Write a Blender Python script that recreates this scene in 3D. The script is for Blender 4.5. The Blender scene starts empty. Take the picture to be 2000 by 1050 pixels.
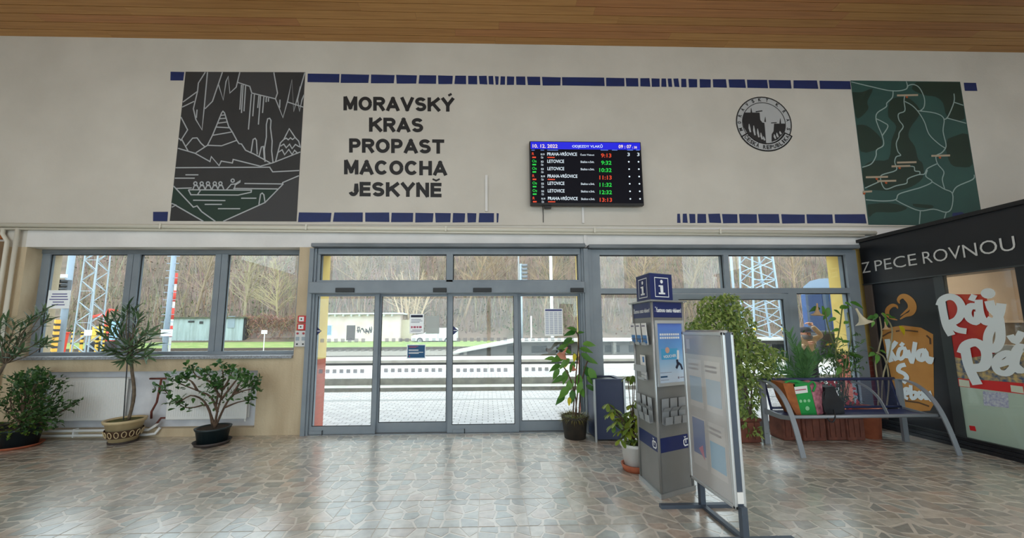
import bpy, bmesh, math, random
from mathutils import Vector, Matrix, Quaternion, noise
rnd = random.Random(7)
sc = bpy.context.scene
COL = sc.collection
PI = math.pi

# ------------------------------------------------------------------ camera
FPX, CX, CY = 690.0, 971.0, 567.0            # focal length and principal point, pixels of the 2000x1050 frame
CAM = Vector((0.0, -5.58, 1.55))
_dy = Vector(((953 - CX) / FPX, -(644 - CY) / FPX, -1.0)).normalized()
_dz = Vector((940 - CX, CY + 5600, -FPX)).normalized()
_dz = (_dz - _dy * _dy.dot(_dz)).normalized()
_dx = _dy.cross(_dz)
ROT = Matrix((_dx, _dy, _dz))                # world = ROT @ camera
cd = bpy.data.cameras.new('camera')
cd.sensor_width = 36.0
cd.lens = FPX / 2000 * 36.0
cd.shift_x = (1000 - CX) / 2000
cd.shift_y = (CY - 525) / 2000
cd.clip_end = 500
cam = bpy.data.objects.new('camera', cd)
COL.objects.link(cam)
cam.matrix_world = Matrix.Translation(CAM) @ ROT.to_4x4()
sc.camera = cam

def ray(x, y):
    return ROT @ Vector(((x - CX) / FPX, -(y - CY) / FPX, -1.0))
def W(x, y, Y=0.0):                          # pixel -> point on a plane parallel to the front wall
    r = ray(x, y)
    return CAM + r * ((Y - CAM.y) / r.y)
def F(x, y, Z=0.0):                          # pixel -> point on the floor or a level
    r = ray(x, y)
    return CAM + r * ((Z - CAM.z) / r.z)
def S(x, y, X):                              # pixel -> point on a side plane
    r = ray(x, y)
    return CAM + r * ((X - CAM.x) / r.x)

# ------------------------------------------------------------------ view, world, large lights
sc.view_settings.view_transform = 'Standard'
sc.view_settings.look = 'None'
sc.view_settings.gamma = 1.0
sc.view_settings.exposure = 0.0
sc.view_settings.use_curve_mapping = False
sc.cycles.max_bounces = 10
sc.cycles.diffuse_bounces = 5
sc.cycles.transparent_max_bounces = 24
sc.cycles.caustics_reflective = False
sc.cycles.caustics_refractive = False
sc.cycles.use_denoising = True

world = bpy.data.worlds.new('overcast_sky')
sc.world = world
world.use_nodes = True
bg = world.node_tree.nodes['Background']
bg.inputs[0].default_value = (0.85, 0.935, 1.0, 1)
bg.inputs[1].default_value = 4.5
FILL_LAMP_POWER = 37.0

def portal(cx, cz, y, w, h, facing):         # daylight portal in an opening, sampling help only
    l = bpy.data.lights.new('daylight_portal', 'AREA')
    l.shape = 'RECTANGLE'; l.size = w; l.size_y = h
    l.cycles.is_portal = True
    o = bpy.data.objects.new('daylight_portal', l)
    COL.objects.link(o)
    o.location = (cx, y, cz)
    o.rotation_euler = (PI / 2 if facing > 0 else -PI / 2, 0, 0)   # emits towards +y or -y
for a in ((-5.07, 2.0, 0.34, 4.1, 1.65), (-0.6, 1.42, 0.30, 4.2, 2.8), (3.85, 1.42, 0.30, 4.4, 2.8)):
    portal(a[0], a[1], a[2], a[3], a[4], -1)
BACK_Y = -12.0
BACKWIN = [(-13.0, -9.2), (-7.9, -3.4), (5.5, 7.1), (10.0, 13.0)]
for a in BACKWIN:
    portal((a[0] + a[1]) / 2, 4.55, BACK_Y - 0.35, a[1] - a[0], 2.1, 1)
BACKLOW_ADDED = [(-8.6, 0.0), (0.08, 8.6)]  # low back windows added to bring more daylight into the hall
for a in BACKLOW_ADDED:
    portal((a[0] + a[1]) / 2, 1.7, BACK_Y - 0.35, a[1] - a[0], 3.0, 1)

LEFTWIN_ADDED = [(-11.4, -7.2)]  # unseen side window added to light the hall from the left
for a in LEFTWIN_ADDED:
    l = bpy.data.lights.new('daylight_portal', 'AREA'); l.shape = 'RECTANGLE'; l.size = 2.0; l.size_y = a[1] - a[0]; l.cycles.is_portal = True
    o = bpy.data.objects.new('daylight_portal', l); COL.objects.link(o)
    o.location = (-9.55, (a[0] + a[1]) / 2, 5.2); o.rotation_euler = (0, -PI / 2, 0)

# ------------------------------------------------------------------ helpers
WL = {}                                      # world location of every object we make
def link(o, loc, parent=None):
    COL.objects.link(o)
    WL[o.name] = Vector(loc)
    if parent is not None:
        o.parent = parent
        o.location = Vector(loc) - WL[parent.name]
    else:
        o.location = loc
    return o
def tag(o, label, cat, group=None, kind=None):
    o['label'] = label; o['category'] = cat
    if group: o['group'] = group
    if kind: o['kind'] = kind
    return o
def thing(name, loc, label, cat, group=None, kind=None):
    o = bpy.data.objects.new(name, None)
    o.empty_display_size = 0.1
    link(o, loc)
    return tag(o, label, cat, group, kind)

class MB:
    def __init__(s):
        s.v = []; s.f = []; s.c = None
    def add(s, vs, fs):
        n = len(s.v)
        s.v += [Vector(p) for p in vs]
        s.f += [tuple(i + n for i in q) for q in fs]
        return s
    def box(s, x0, x1, y0, y1, z0, z1):
        return s.add([(x0, y0, z0), (x1, y0, z0), (x1, y1, z0), (x0, y1, z0), (x0, y0, z1), (x1, y0, z1), (x1, y1, z1), (x0, y1, z1)],
                     [(3, 2, 1, 0), (4, 5, 6, 7), (0, 1, 5, 4), (1, 2, 6, 5), (2, 3, 7, 6), (3, 0, 4, 7)])
    def bevbox(s, x0, x1, y0, y1, z0, z1, b=0.01):      # box with chamfered edges
        bm = bmesh.new()
        bmesh.ops.create_cube(bm, size=1.0)
        for v in bm.verts:
            v.co = Vector(((x0 + x1) / 2 + v.co.x * (x1 - x0), (y0 + y1) / 2 + v.co.y * (y1 - y0), (z0 + z1) / 2 + v.co.z * (z1 - z0)))
        bmesh.ops.bevel(bm, geom=bm.edges[:], offset=b, segments=2, affect='EDGES', profile=0.5)
        bm.verts.index_update()
        s.add([v.co.copy() for v in bm.verts], [[v.index for v in q.verts] for q in bm.faces])
        bm.free()
        return s
    def bar(s, p, q, w, h, up=(0, 0, 1)):                # straight bar of rectangular section
        p = Vector(p); q = Vector(q); d = (q - p).normalized(); up = Vector(up)
        if abs(d.dot(up)) > 0.98: up = Vector((0, 1, 0)) if abs(d.y) < 0.9 else Vector((1, 0, 0))
        a = d.cross(up).normalized(); b = a.cross(d)
        a *= w / 2; b *= h / 2
        vs = [p - a - b, p + a - b, p + a + b, p - a + b, q - a - b, q + a - b, q + a + b, q - a + b]
        return s.add(vs, [(3, 2, 1, 0), (4, 5, 6, 7), (0, 1, 5, 4), (1, 2, 6, 5), (2, 3, 7, 6), (3, 0, 4, 7)])
    def tube(s, pts, r, n=8, cap=True):
        pts = [Vector(p) for p in pts]
        rs = r if isinstance(r, (list, tuple)) else [r] * len(pts)
        base = len(s.v); k = len(pts)
        a = None
        for i, p in enumerate(pts):
            d = (pts[min(i + 1, k - 1)] - pts[max(i - 1, 0)])
            d = d.normalized() if d.length > 1e-9 else Vector((0, 0, 1))
            if a is None:
                a = d.cross(Vector((0, 0, 1)) if abs(d.z) < 0.9 else Vector((1, 0, 0))).normalized()
            else:
                a = (a - d * a.dot(d))
                a = a.normalized() if a.length > 1e-6 else d.orthogonal().normalized()
            b = d.cross(a)
            for j in range(n):
                t = 2 * PI * j / n
                s.v.append(p + (a * math.cos(t) + b * math.sin(t)) * rs[i])
        for i in range(k - 1):
            for j in range(n):
                s.f.append((base + i * n + j, base + i * n + (j + 1) % n, base + (i + 1) * n + (j + 1) % n, base + (i + 1) * n + j))
        if cap:
            s.f.append(tuple(base + j for j in reversed(range(n))))
            s.f.append(tuple(base + (k - 1) * n + j for j in range(n)))
        return s
    def lathe(s, prof, c, n=24, sx=1.0, sy=1.0):
        base = len(s.v); c = Vector(c)
        for r, z in prof:
            for j in range(n):
                t = 2 * PI * j / n
                s.v.append(c + Vector((r * math.cos(t) * sx, r * math.sin(t) * sy, z)))
        for i in range(len(prof) - 1):
            for j in range(n):
                s.f.append((base + i * n + j, base + i * n + (j + 1) % n, base + (i + 1) * n + (j + 1) % n, base + (i + 1) * n + j))
        s.f.append(tuple(base + j for j in reversed(range(n))))
        s.f.append(tuple(base + (len(prof) - 1) * n + j for j in range(n)))
        return s
    def poly(s, pts):
        n = len(s.v)
        s.v += [Vector(p) for p in pts]
        s.f.append(tuple(range(n, n + len(pts))))
        return s
    def prism(s, pts, off):
        off = Vector(off); k = len(pts); n = len(s.v)
        s.v += [Vector(p) for p in pts] + [Vector(p) + off for p in pts]
        s.f.append(tuple(range(n, n + k)))
        s.f.append(tuple(reversed(range(n + k, n + 2 * k))))
        for i in range(k):
            j = (i + 1) % k
            s.f.append((n + i, n + j, n + k + j, n + k + i))
        return s
    def ribbon(s, pts, nrm, w, closed=False, rise=0.0):  # painted stroke lying in a plane
        nrm = Vector(nrm); pts = [Vector(p) + nrm * rise * i for i, p in enumerate(pts)]
        ws = w if isinstance(w, (list, tuple)) else [w] * len(pts)
        k = len(pts); n = len(s.v)
        for i, p in enumerate(pts):
            if closed: a = pts[(i - 1) % k]; b = pts[(i + 1) % k]
            else: a = pts[max(i - 1, 0)]; b = pts[min(i + 1, k - 1)]
            d1 = (p - a); d2 = (b - p)
            d = (d1.normalized() if d1.length > 1e-9 else Vector()) + (d2.normalized() if d2.length > 1e-9 else Vector())
            if d.length < 1e-6: d = b - a if (b - a).length > 1e-9 else Vector((1, 0, 0))
            d.normalize()
            m = d.cross(nrm).normalized()
            kk = 1.0
            if d1.length > 1e-9 and d2.length > 1e-9:
                kk = min(1.6, 1 / max(0.3, abs(d.dot(d1.normalized()))))
            s.v.append(p + m * ws[i] / 2 * kk); s.v.append(p - m * ws[i] / 2 * kk)
        for i in range(k if closed else k - 1):
            j = (i + 1) % k
            s.f.append((n + 2 * i, n + 2 * i + 1, n + 2 * j + 1, n + 2 * j))
        return s
    def disc(s, c, nrm, r, n=20):
        nrm = Vector(nrm).normalized(); a = nrm.orthogonal().normalized(); b = nrm.cross(a)
        return s.poly([Vector(c) + (a * math.cos(2 * PI * j / n) + b * math.sin(2 * PI * j / n)) * r for j in range(n)])
    def build(s, name, mat, parent=None, smooth=False, kind=None):
        xs = [v.x for v in s.v]; ys = [v.y for v in s.v]; zs = [v.z for v in s.v]
        org = Vector(((min(xs) + max(xs)) / 2, (min(ys) + max(ys)) / 2, min(zs)))
        me = bpy.data.meshes.new(name)
        me.from_pydata([v - org for v in s.v], [], s.f)
        if s.c is not None:
            at = me.color_attributes.new('Col', 'FLOAT_COLOR', 'CORNER')
            i = 0
            for q, c in zip(s.f, s.c):
                for _ in q:
                    at.data[i].color = (c[0], c[1], c[2], 1); i += 1
        if smooth:
            me.polygons.foreach_set('use_smooth', [True] * len(me.polygons))
        me.update()
        if mat: me.materials.append(mat)
        o = bpy.data.objects.new(name, me)
        link(o, org, parent)
        if kind: o['kind'] = kind
        return o

def smooth_line(pts, sub=4):                             # Catmull-Rom through the points
    pts = [Vector(p) for p in pts]
    if len(pts) < 3: return pts
    out = []
    for i in range(len(pts) - 1):
        p0 = pts[max(i - 1, 0)]; p1 = pts[i]; p2 = pts[i + 1]; p3 = pts[min(i + 2, len(pts) - 1)]
        for k in range(sub):
            t = k / sub
            out.append(0.5 * ((2 * p1) + (p2 - p0) * t + (2 * p0 - 5 * p1 + 4 * p2 - p3) * t * t + (3 * p1 - p0 - 3 * p2 + p3) * t ** 3))
    out.append(pts[-1])
    return out

def text_fit(name, body, tl, tr, bl, mat, parent=None, bold=0.0, lift=0.0):
    """lettering stretched into the parallelogram tl / tr / bl (world points)"""
    c = bpy.data.curves.new('t', 'FONT'); c.body = body; c.offset = bold; c.resolution_u = 3
    t = bpy.data.objects.new('t', c)
    me = bpy.data.meshes.new_from_object(t)
    bpy.data.objects.remove(t); bpy.data.curves.remove(c)
    xs = [v.co.x for v in me.vertices]; ys = [v.co.y for v in me.vertices]
    x0, x1, y0, y1 = min(xs), max(xs), min(ys), max(ys)
    tl, tr, bl = Vector(tl), Vector(tr), Vector(bl)
    ex = tr - tl; ey = bl - tl; n = ey.cross(ex).normalized() * lift
    m = MB()
    m.v = [tl + ex * ((v.co.x - x0) / (x1 - x0)) + ey * ((y1 - v.co.y) / (y1 - y0)) + n for v in me.vertices]
    m.f = [tuple(p.vertices) for p in me.polygons]
    bpy.data.meshes.remove(me)
    return m.build(name, mat, parent)

# ------------------------------------------------------------------ materials
def lin(c):
    return tuple((x / 255 / 12.92) if x / 255 <= 0.04045 else ((x / 255 + 0.055) / 1.055) ** 2.4 for x in c)
MATS = {}
def M(name, rgb, rough=0.55, metal=0.0, rgb2=None, scale=6.0, stretch=(1, 1, 1), bump=0.0, bscale=60.0, spec=0.5, emit=0.0, vcol=False, objrand=False, transl=0.0, detail=4.0, coat=0.0):
    if name in MATS: return MATS[name]
    m = bpy.data.materials.new(name); m.use_nodes = True
    nt = m.node_tree; nd = nt.nodes; lk = nt.links
    b = nd['Principled BSDF']
    c1 = lin(rgb) + (1,)
    b.inputs['Base Color'].default_value = c1
    b.inputs['Roughness'].default_value = rough
    b.inputs['Metallic'].default_value = metal
    b.inputs['Specular IOR Level'].default_value = spec
    if coat: b.inputs['Coat Weight'].default_value = coat; b.inputs['Coat Roughness'].default_value = .22
    tc = nd.new('ShaderNodeTexCoord')
    last = None
    if rgb2 is not None:
        mp = nd.new('ShaderNodeMapping'); mp.inputs['Scale'].default_value = stretch
        lk.new(tc.outputs['Object'], mp.inputs['Vector'])
        mx = nd.new('ShaderNodeMix'); mx.data_type = 'RGBA'
        mx.inputs[6].default_value = c1; mx.inputs[7].default_value = lin(rgb2) + (1,)
        if objrand:
            oi = nd.new('ShaderNodeObjectInfo')
            lk.new(oi.outputs['Random'], mx.inputs[0])
        else:
            nz = nd.new('ShaderNodeTexNoise'); nz.inputs['Scale'].default_value = scale; nz.inputs['Detail'].default_value = detail
            lk.new(mp.outputs[0], nz.inputs['Vector'])
            rp = nd.new('ShaderNodeValToRGB'); rp.color_ramp.elements[0].position = 0.35; rp.color_ramp.elements[1].position = 0.65
            lk.new(nz.outputs[0], rp.inputs[0]); lk.new(rp.outputs[0], mx.inputs[0])
        last = mx.outputs[2]
    if vcol:
        at = nd.new('ShaderNodeAttribute'); at.attribute_name = 'Col'
        if last is None: last = at.outputs['Color']
        else:
            mu = nd.new('ShaderNodeMix'); mu.data_type = 'RGBA'; mu.blend_type = 'MULTIPLY'; mu.inputs[0].default_value = 1.0
            lk.new(last, mu.inputs[6]); lk.new(at.outputs['Color'], mu.inputs[7]); last = mu.outputs[2]
    if last is not None: lk.new(last, b.inputs['Base Color'])
    if bump:
        nb = nd.new('ShaderNodeTexNoise'); nb.inputs['Scale'].default_value = bscale; nb.inputs['Detail'].default_value = 3
        lk.new(tc.outputs['Object'], nb.inputs['Vector'])
        bp = nd.new('ShaderNodeBump'); bp.inputs['Strength'].default_value = bump; bp.inputs['Distance'].default_value = 0.02
        lk.new(nb.outputs[0], bp.inputs['Height']); lk.new(bp.outputs[0], b.inputs['Normal'])
    if emit:
        b.inputs['Emission Color'].default_value = c1
        b.inputs['Emission Strength'].default_value = emit
    if transl:
        tr = nd.new('ShaderNodeBsdfTranslucent'); mxs = nd.new('ShaderNodeMixShader'); mxs.inputs[0].default_value = transl
        if last is not None: lk.new(last, tr.inputs[0])
        else: tr.inputs[0].default_value = c1
        lk.new(b.outputs[0], mxs.inputs[1]); lk.new(tr.outputs[0], mxs.inputs[2])
        lk.new(mxs.outputs[0], nd['Material Output'].inputs[0])
    MATS[name] = m
    return m
def glass(name, tint=(235, 240, 240), rough=0.0, refl=1.0):
    m = bpy.data.materials.new(name); m.use_nodes = True
    nt = m.node_tree; nd = nt.nodes; lk = nt.links
    nd.remove(nd['Principled BSDF'])
    t = nd.new('ShaderNodeBsdfTransparent'); t.inputs[0].default_value = lin(tint) + (1,)
    g = nd.new('ShaderNodeBsdfGlossy'); g.inputs['Roughness'].default_value = rough
    fr = nd.new('ShaderNodeLayerWeight'); fr.inputs[0].default_value = 0.5      # Schlick reflectance from the facing angle
    pw = nd.new('ShaderNodeMath'); pw.operation = 'POWER'; pw.inputs[1].default_value = 5.0
    mu = nd.new('ShaderNodeMath'); mu.operation = 'MULTIPLY_ADD'; mu.inputs[1].default_value = 0.96 * refl; mu.inputs[2].default_value = 0.04 * refl
    mx = nd.new('ShaderNodeMixShader')
    lk.new(fr.outputs['Facing'], pw.inputs[0]); lk.new(pw.outputs[0], mu.inputs[0]); lk.new(mu.outputs[0], mx.inputs[0])
    lk.new(t.outputs[0], mx.inputs[1]); lk.new(g.outputs[0], mx.inputs[2])
    lk.new(mx.outputs[0], nd['Material Output'].inputs[0])
    MATS[name] = m
    return m
def sheer(name, rgb, alpha):                              # thin printed film or paper that lets light through
    m = bpy.data.materials.new(name); m.use_nodes = True
    nt = m.node_tree; nd = nt.nodes; lk = nt.links
    b = nd['Principled BSDF']; b.inputs['Base Color'].default_value = lin(rgb) + (1,); b.inputs['Roughness'].default_value = 0.6
    t = nd.new('ShaderNodeBsdfTransparent'); mx = nd.new('ShaderNodeMixShader'); mx.inputs[0].default_value = alpha
    lk.new(t.outputs[0], mx.inputs[1]); lk.new(b.outputs[0], mx.inputs[2]); lk.new(mx.outputs[0], nd['Material Output'].inputs[0])
    return m
GL = glass('window_glass')
plaster = M('white_plaster', (214, 209, 200), 0.85, rgb2=(205, 200, 191), scale=1.2, bump=0.12, bscale=25)
plaster_low = M('white_beam_paint', (234, 233, 232), 0.7, rgb2=(222, 221, 220), scale=1.5, bump=0.08, bscale=20)
tan = M('tan_plaster', (206, 189, 160), 0.75, rgb2=(190, 171, 142), scale=2.2, stretch=(2, 2, .5), bump=0.25, bscale=45)
nichewhite = M('niche_white_paint', (228, 230, 236), 0.7, rgb2=(206, 208, 216), scale=3)
frame_m = M('grey_window_frame', (136, 146, 155), 0.42, rgb2=(126, 136, 146), scale=3)
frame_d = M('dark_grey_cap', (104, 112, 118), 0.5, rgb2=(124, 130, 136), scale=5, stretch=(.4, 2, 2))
rubber = M('black_gasket', (28, 31, 35), 0.6)
white_p = M('white_enamel', (236, 237, 236), 0.35)
pipe_w = M('cream_pipe_paint', (222, 219, 206), 0.45)
paper = M('white_paper', (240, 240, 238), 0.7)
black_m = M('black_paint', (24, 25, 27), 0.45)
# ================================================================== floor
XL, XR = -9.2, 13.0
mortar = M('terrazzo_mortar', (208, 199, 186), 0.30, rgb2=(196, 187, 175), scale=9, spec=1.0, coat=.9)
stone_m = M('terrazzo_stone', (255, 255, 255), 0.28, rgb2=(222, 220, 218), scale=14, vcol=True, spec=1.0, coat=.9)
joint_m = M('slab_joint_dirt', (170, 160, 148), 0.4)
floor = MB().box(XL, XR, BACK_Y, 0.47, -0.25, -0.0015).build('floor', mortar)
tag(floor, 'polished palladiana floor of grey and brown marble pieces in beige mortar', 'floor', kind='structure')
SX, SY, X0J, Y0J = 0.403, 0.455, -0.08, -1.22       # slab pitch and one joint crossing
def clip(poly, n, d):                                # keep n.p <= d
    out = []
    for i in range(len(poly)):
        a = poly[i]; b = poly[(i + 1) % len(poly)]
        da = n[0] * a[0] + n[1] * a[1] - d; db = n[0] * b[0] + n[1] * b[1] - d
        if da <= 0: out.append(a)
        if da * db < 0:
            t = da / (da - db)
            out.append((a[0] + (b[0] - a[0]) * t, a[1] + (b[1] - a[1]) * t))
    return out
STONES = []
fr = random.Random(3)
i0 = math.floor((XL - X0J) / SX); i1 = math.ceil((8.2 - X0J) / SX)
j0 = math.floor((-3.25 - Y0J) / SY); j1 = math.ceil((0.05 - Y0J) / SY)
for i in range(i0, i1):
    for j in range(j0, j1):
        sx0 = X0J + i * SX; sy0 = Y0J + j * SY
        if sx0 < XL: continue
        seeds = []
        for a in range(3):
            for b in range(4):
                if fr.random() < 0.12: continue
                seeds.append((sx0 + (a + 0.5 + fr.uniform(-.38, .38)) * SX / 3, sy0 + (b + 0.5 + fr.uniform(-.38, .38)) * SY / 4))
        for k, p in enumerate(seeds):
            e = 0.005
            cell = [(sx0 + e, sy0 + e), (sx0 + SX - e, sy0 + e), (sx0 + SX - e, sy0 + SY - e), (sx0 + e, sy0 + SY - e)]
            for l, q in enumerate(seeds):
                if l == k: continue
                dx, dy = q[0] - p[0], q[1] - p[1]; L = math.hypot(dx, dy)
                n = (dx / L, dy / L)
                cell = clip(cell, n, n[0] * (p[0] + q[0]) / 2 + n[1] * (p[1] + q[1]) / 2 - fr.uniform(.006, .012))
                if len(cell) < 3: break
            if len(cell) < 3: continue
            if fr.random() < .6:                      # knock one corner off, as the broken pieces are
                c = fr.choice(cell); dx, dy = c[0] - p[0], c[1] - p[1]; L = math.hypot(dx, dy) + 1e-6
                n = (dx / L, dy / L)
                cell = clip(cell, n, n[0] * p[0] + n[1] * p[1] + L * .72)
            ar = abs(sum(cell[m][0] * cell[(m + 1) % len(cell)][1] - cell[(m + 1) % len(cell)][0] * cell[m][1] for m in range(len(cell)))) / 2
            if ar < 0.0012: continue
            STONES.append((p, cell, ar))
PAL = [(140, 134, 124), (130, 126, 118), (150, 144, 134), (122, 120, 114), (144, 136, 124), (134, 128, 120), (148, 134, 122), (126, 128, 122), (140, 138, 130)]
def stone_col():
    c = lin(fr.choice(PAL)); k = fr.uniform(1.5, 1.95)
    return tuple(min(1, x * k) for x in c)
def stone_mesh(mb, cell, col):
    n = len(mb.f)
    mb.prism([(a, b, 0.0) for a, b in cell], (0, 0, -0.006))
    mb.c += [col] * (len(mb.f) - n)
def on_frame(p):
    c = ROT.transposed() @ (Vector((p[0], p[1], 0)) - CAM)
    if c.z > -0.3: return None
    x, y = CX + FPX * c.x / -c.z, CY - FPX * c.y / -c.z
    return (x, y, -c.z) if -20 < x < 2020 and y < 1060 else None
scored = []
for s in STONES:
    q = on_frame(s[0])
    blocked = q is None or (s[0][0] > 6.1 and s[0][1] > -2.2)
    scored.append((0 if blocked else s[2] / q[2] ** 3, s))
scored.sort(key=lambda t: -t[0])
for k, (w_, s) in enumerate(scored[:300]):
    mb = MB(); mb.c = []
    stone_mesh(mb, s[1], stone_col()); mb.build('floor_stone', stone_m, floor)
mb = MB(); mb.c = []
for w_, s in scored[300:]: stone_mesh(mb, s[1], stone_col())
mb.build('floor_stone_field', stone_m, floor, kind='stuff')
mb = MB()
for i in range(i0, i1 + 1):
    x = X0J + i * SX; mb.box(x - .0014, x + .0014, -3.4, 0.0, -0.01, -0.0009)
for j in range(j0, j1 + 1):
    y = Y0J + j * SY
    if y < 0: mb.box(XL, 8.2, y - .0014, y + .0014, -0.01, -0.0009)
mb.build('slab_joint', joint_m, floor, kind='stuff')

# ================================================================== ceiling
CZ = 6.444
wood = M('varnished_ceiling_wood', (186, 138, 82), 0.5, rgb2=(168, 120, 68), scale=3, stretch=(.35, 8, 4), bump=.05)
wood_s = [wood, M('varnished_ceiling_wood_reddish', (188, 132, 82), 0.5, rgb2=(166, 114, 70), scale=3, stretch=(.35, 8, 4)), M('varnished_ceiling_wood_pale', (194, 146, 88), 0.5, rgb2=(176, 128, 74), scale=3, stretch=(.35, 8, 4))]
dark_gap = M('ceiling_gap', (60, 40, 20), .9)
ceiling = MB().box(XL, XR, BACK_Y, 0.47, CZ + .03, CZ + .25).build('ceiling', dark_gap)
tag(ceiling, 'ceiling of narrow brown varnished boards running along the wall', 'ceiling', kind='structure')
PP = 0.1465
cr = random.Random(5)
row = 0
while row * PP < 1.9:
    x = XL + cr.uniform(-2.5, -.2)
    while x < XR:
        x2 = x + cr.choice((3.2, 3.6, 4.0, 4.4))
        a, b = max(x, XL), min(x2, XR)
        if b - a > .05:
            MB().box(a + .001, b - .001, -(row + 1) * PP + .005, -row * PP - .005 + (0.004 if row == 0 else 0), CZ + cr.uniform(0, .002), CZ + .028).build('ceiling_board', cr.choice(wood_s), ceiling)
        x = x2
    row += 1
mb = MB()
while (row + 1) * PP < -BACK_Y:
    mb.box(XL, XR, -(row + 1) * PP + .005, -row * PP - .005, CZ, CZ + .028); row += 1
mb.build('ceiling_board_field', wood, ceiling, kind='stuff')

# ================================================================== walls
LZ = 2.87
WLX, WRX, WSZ = -7.17, -2.985, 1.17                 # left window opening
wall_front = MB().box(XL, XR, 0, .47, LZ, CZ + .06).build('wall_front', plaster)
tag(wall_front, 'off-white front wall above the doors carrying the painted decoration', 'wall', kind='structure')
MB().box(-7.19, XR, -.004, 0.0, LZ, 3.20).build('painted_beam', plaster_low, wall_front)
MB().box(XL, XR, -.016, 0.0, 3.235, 3.25).build('wall_ledge', plaster, wall_front)
MB().box(XL, WLX, 0, .47, 0, LZ).build('wall_pier', tan, wall_front)
MB().box(WRX, -2.74, 0, .10, 0, LZ).build('wall_pier', tan, wall_front)
NX0, NX1, NZ0, NZ1 = -6.70, -3.505, .12, .955       # radiator niche
ap = MB().box(WLX, NX0, 0, .47, 0, WSZ).box(NX1, WRX, 0, .47, 0, WSZ).box(NX0, NX1, 0, .47, 0, NZ0).box(NX0, NX1, 0, .47, NZ1, WSZ)
ap.build('window_apron', tan, wall_front)
MB().box(NX0, NX1, .10, .46, NZ0, NZ1).build('radiator_niche_back', nichewhite, wall_front)
yellow = M('yellow_render', (238, 206, 120), .8, rgb2=(228, 192, 104), scale=4)
redtile = M('red_clinker_tile', (196, 104, 84), .6, rgb2=(182, 92, 74), scale=5)
for x0, x1 in ((WRX, -2.70), (1.53, 1.64), (6.04, 6.35)):
    MB().box(x0, x1, .10, .47, 1.10, LZ).build('yellow_pier', yellow, wall_front)
    z = 0.0
    MB().box(x0 + .004, x1 - .004, .104, .466, 0, 1.10).build('tile_backing', M('tile_grout', (205, 150, 130), .9), wall_front)
    for k in range(14):                              # courses of clinker tiles on the pier
        MB().box(x0, x1, .10, .47, k * .0786 + .003, (k + 1) * .0786 - .003).build('clinker_tile', redtile, wall_front)
MB().box(XL, XR, .47, .50, LZ, 7).build('outer_render', yellow, wall_front)
wl = MB().box(XL - .3, XL, BACK_Y, .47, -.2, 4.2).box(XL - .3, XL, BACK_Y, .47, 6.2, CZ + .25)
ys = [BACK_Y] + [v for a in LEFTWIN_ADDED for v in a] + [.47]
for k in range(0, len(ys), 2): wl.box(XL - .3, XL, ys[k], ys[k + 1], 4.2, 6.2)
wl = wl.build('wall_left', plaster)
for n_, (a, b) in enumerate(LEFTWIN_ADDED):
    w_ = thing('window_%d' % (n_ + 9), (XL - .2, (a + b) / 2, 4.2), 'added high daylight window in the left side wall, outside the picture', 'window', kind='structure')
    MB().box(XL - .22, XL - .16, a, b, 4.2, 4.26).box(XL - .22, XL - .16, a, b, 6.14, 6.2).box(XL - .22, XL - .16, a, a + .06, 4.26, 6.14).box(XL - .22, XL - .16, b - .06, b, 4.26, 6.14).build('window_frame', white_p, w_)
    MB().box(XL - .195, XL - .185, a + .06, b - .06, 4.26, 6.14).build('pane', GL, w_)
tag(wl, 'plain white side wall at the left end of the hall', 'wall', kind='structure')
wr = MB().box(XR, XR + .3, BACK_Y, .47, -.2, CZ + .25).build('wall_right', plaster)
tag(wr, 'plain white side wall behind the bakery kiosk', 'wall', kind='structure')
wb = MB().box(XL, XR, BACK_Y - .3, BACK_Y, -.2, .2).box(XL, XR, BACK_Y - .3, BACK_Y, 3.2, 3.5).box(XL, XR, BACK_Y - .3, BACK_Y, 5.6, CZ + .25)
xs = [XL] + [v for a in BACKWIN for v in a] + [XR]
for k in range(0, len(xs), 2):
    if xs[k + 1] > xs[k]: wb.box(xs[k], xs[k + 1], BACK_Y - .3, BACK_Y, 3.5, 5.6)
xs = [XL] + [v for a in BACKLOW_ADDED for v in a] + [XR]
for k in range(0, len(xs), 2): wb.box(xs[k], xs[k + 1], BACK_Y - .3, BACK_Y, .2, 3.2)
wb = wb.build('wall_back', plaster)
tag(wb, 'white back wall of the hall with high windows', 'wall', kind='structure')
BW = [(a, b, 3.5, 5.6, 'high') for a, b in BACKWIN] + [(a, b, .2, 3.2, 'added low') for a, b in BACKLOW_ADDED]
for n_, (a, b, z0, z1, hw_) in enumerate(BW):
    a = max(a, XL)
    if a >= b: continue
    w_ = thing('window_%d' % (n_ + 3), ((a + b) / 2, BACK_Y - .2, z0), '%s daylight window in the back wall, number %d from one end' % (hw_, n_ + 1), 'window', kind='structure')
    MB().box(a, b, BACK_Y - .22, BACK_Y - .16, z0, z0 + .06).box(a, b, BACK_Y - .22, BACK_Y - .16, z1 - .06, z1).box(a, a + .06, BACK_Y - .22, BACK_Y - .16, z0 + .06, z1 - .06).box(b - .06, b, BACK_Y - .22, BACK_Y - .16, z0 + .06, z1 - .06).build('window_frame', white_p, w_)
    MB().box(a + .06, b - .06, BACK_Y - .195, BACK_Y - .185, z0 + .06, z1 - .06).build('pane', GL, w_)

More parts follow.
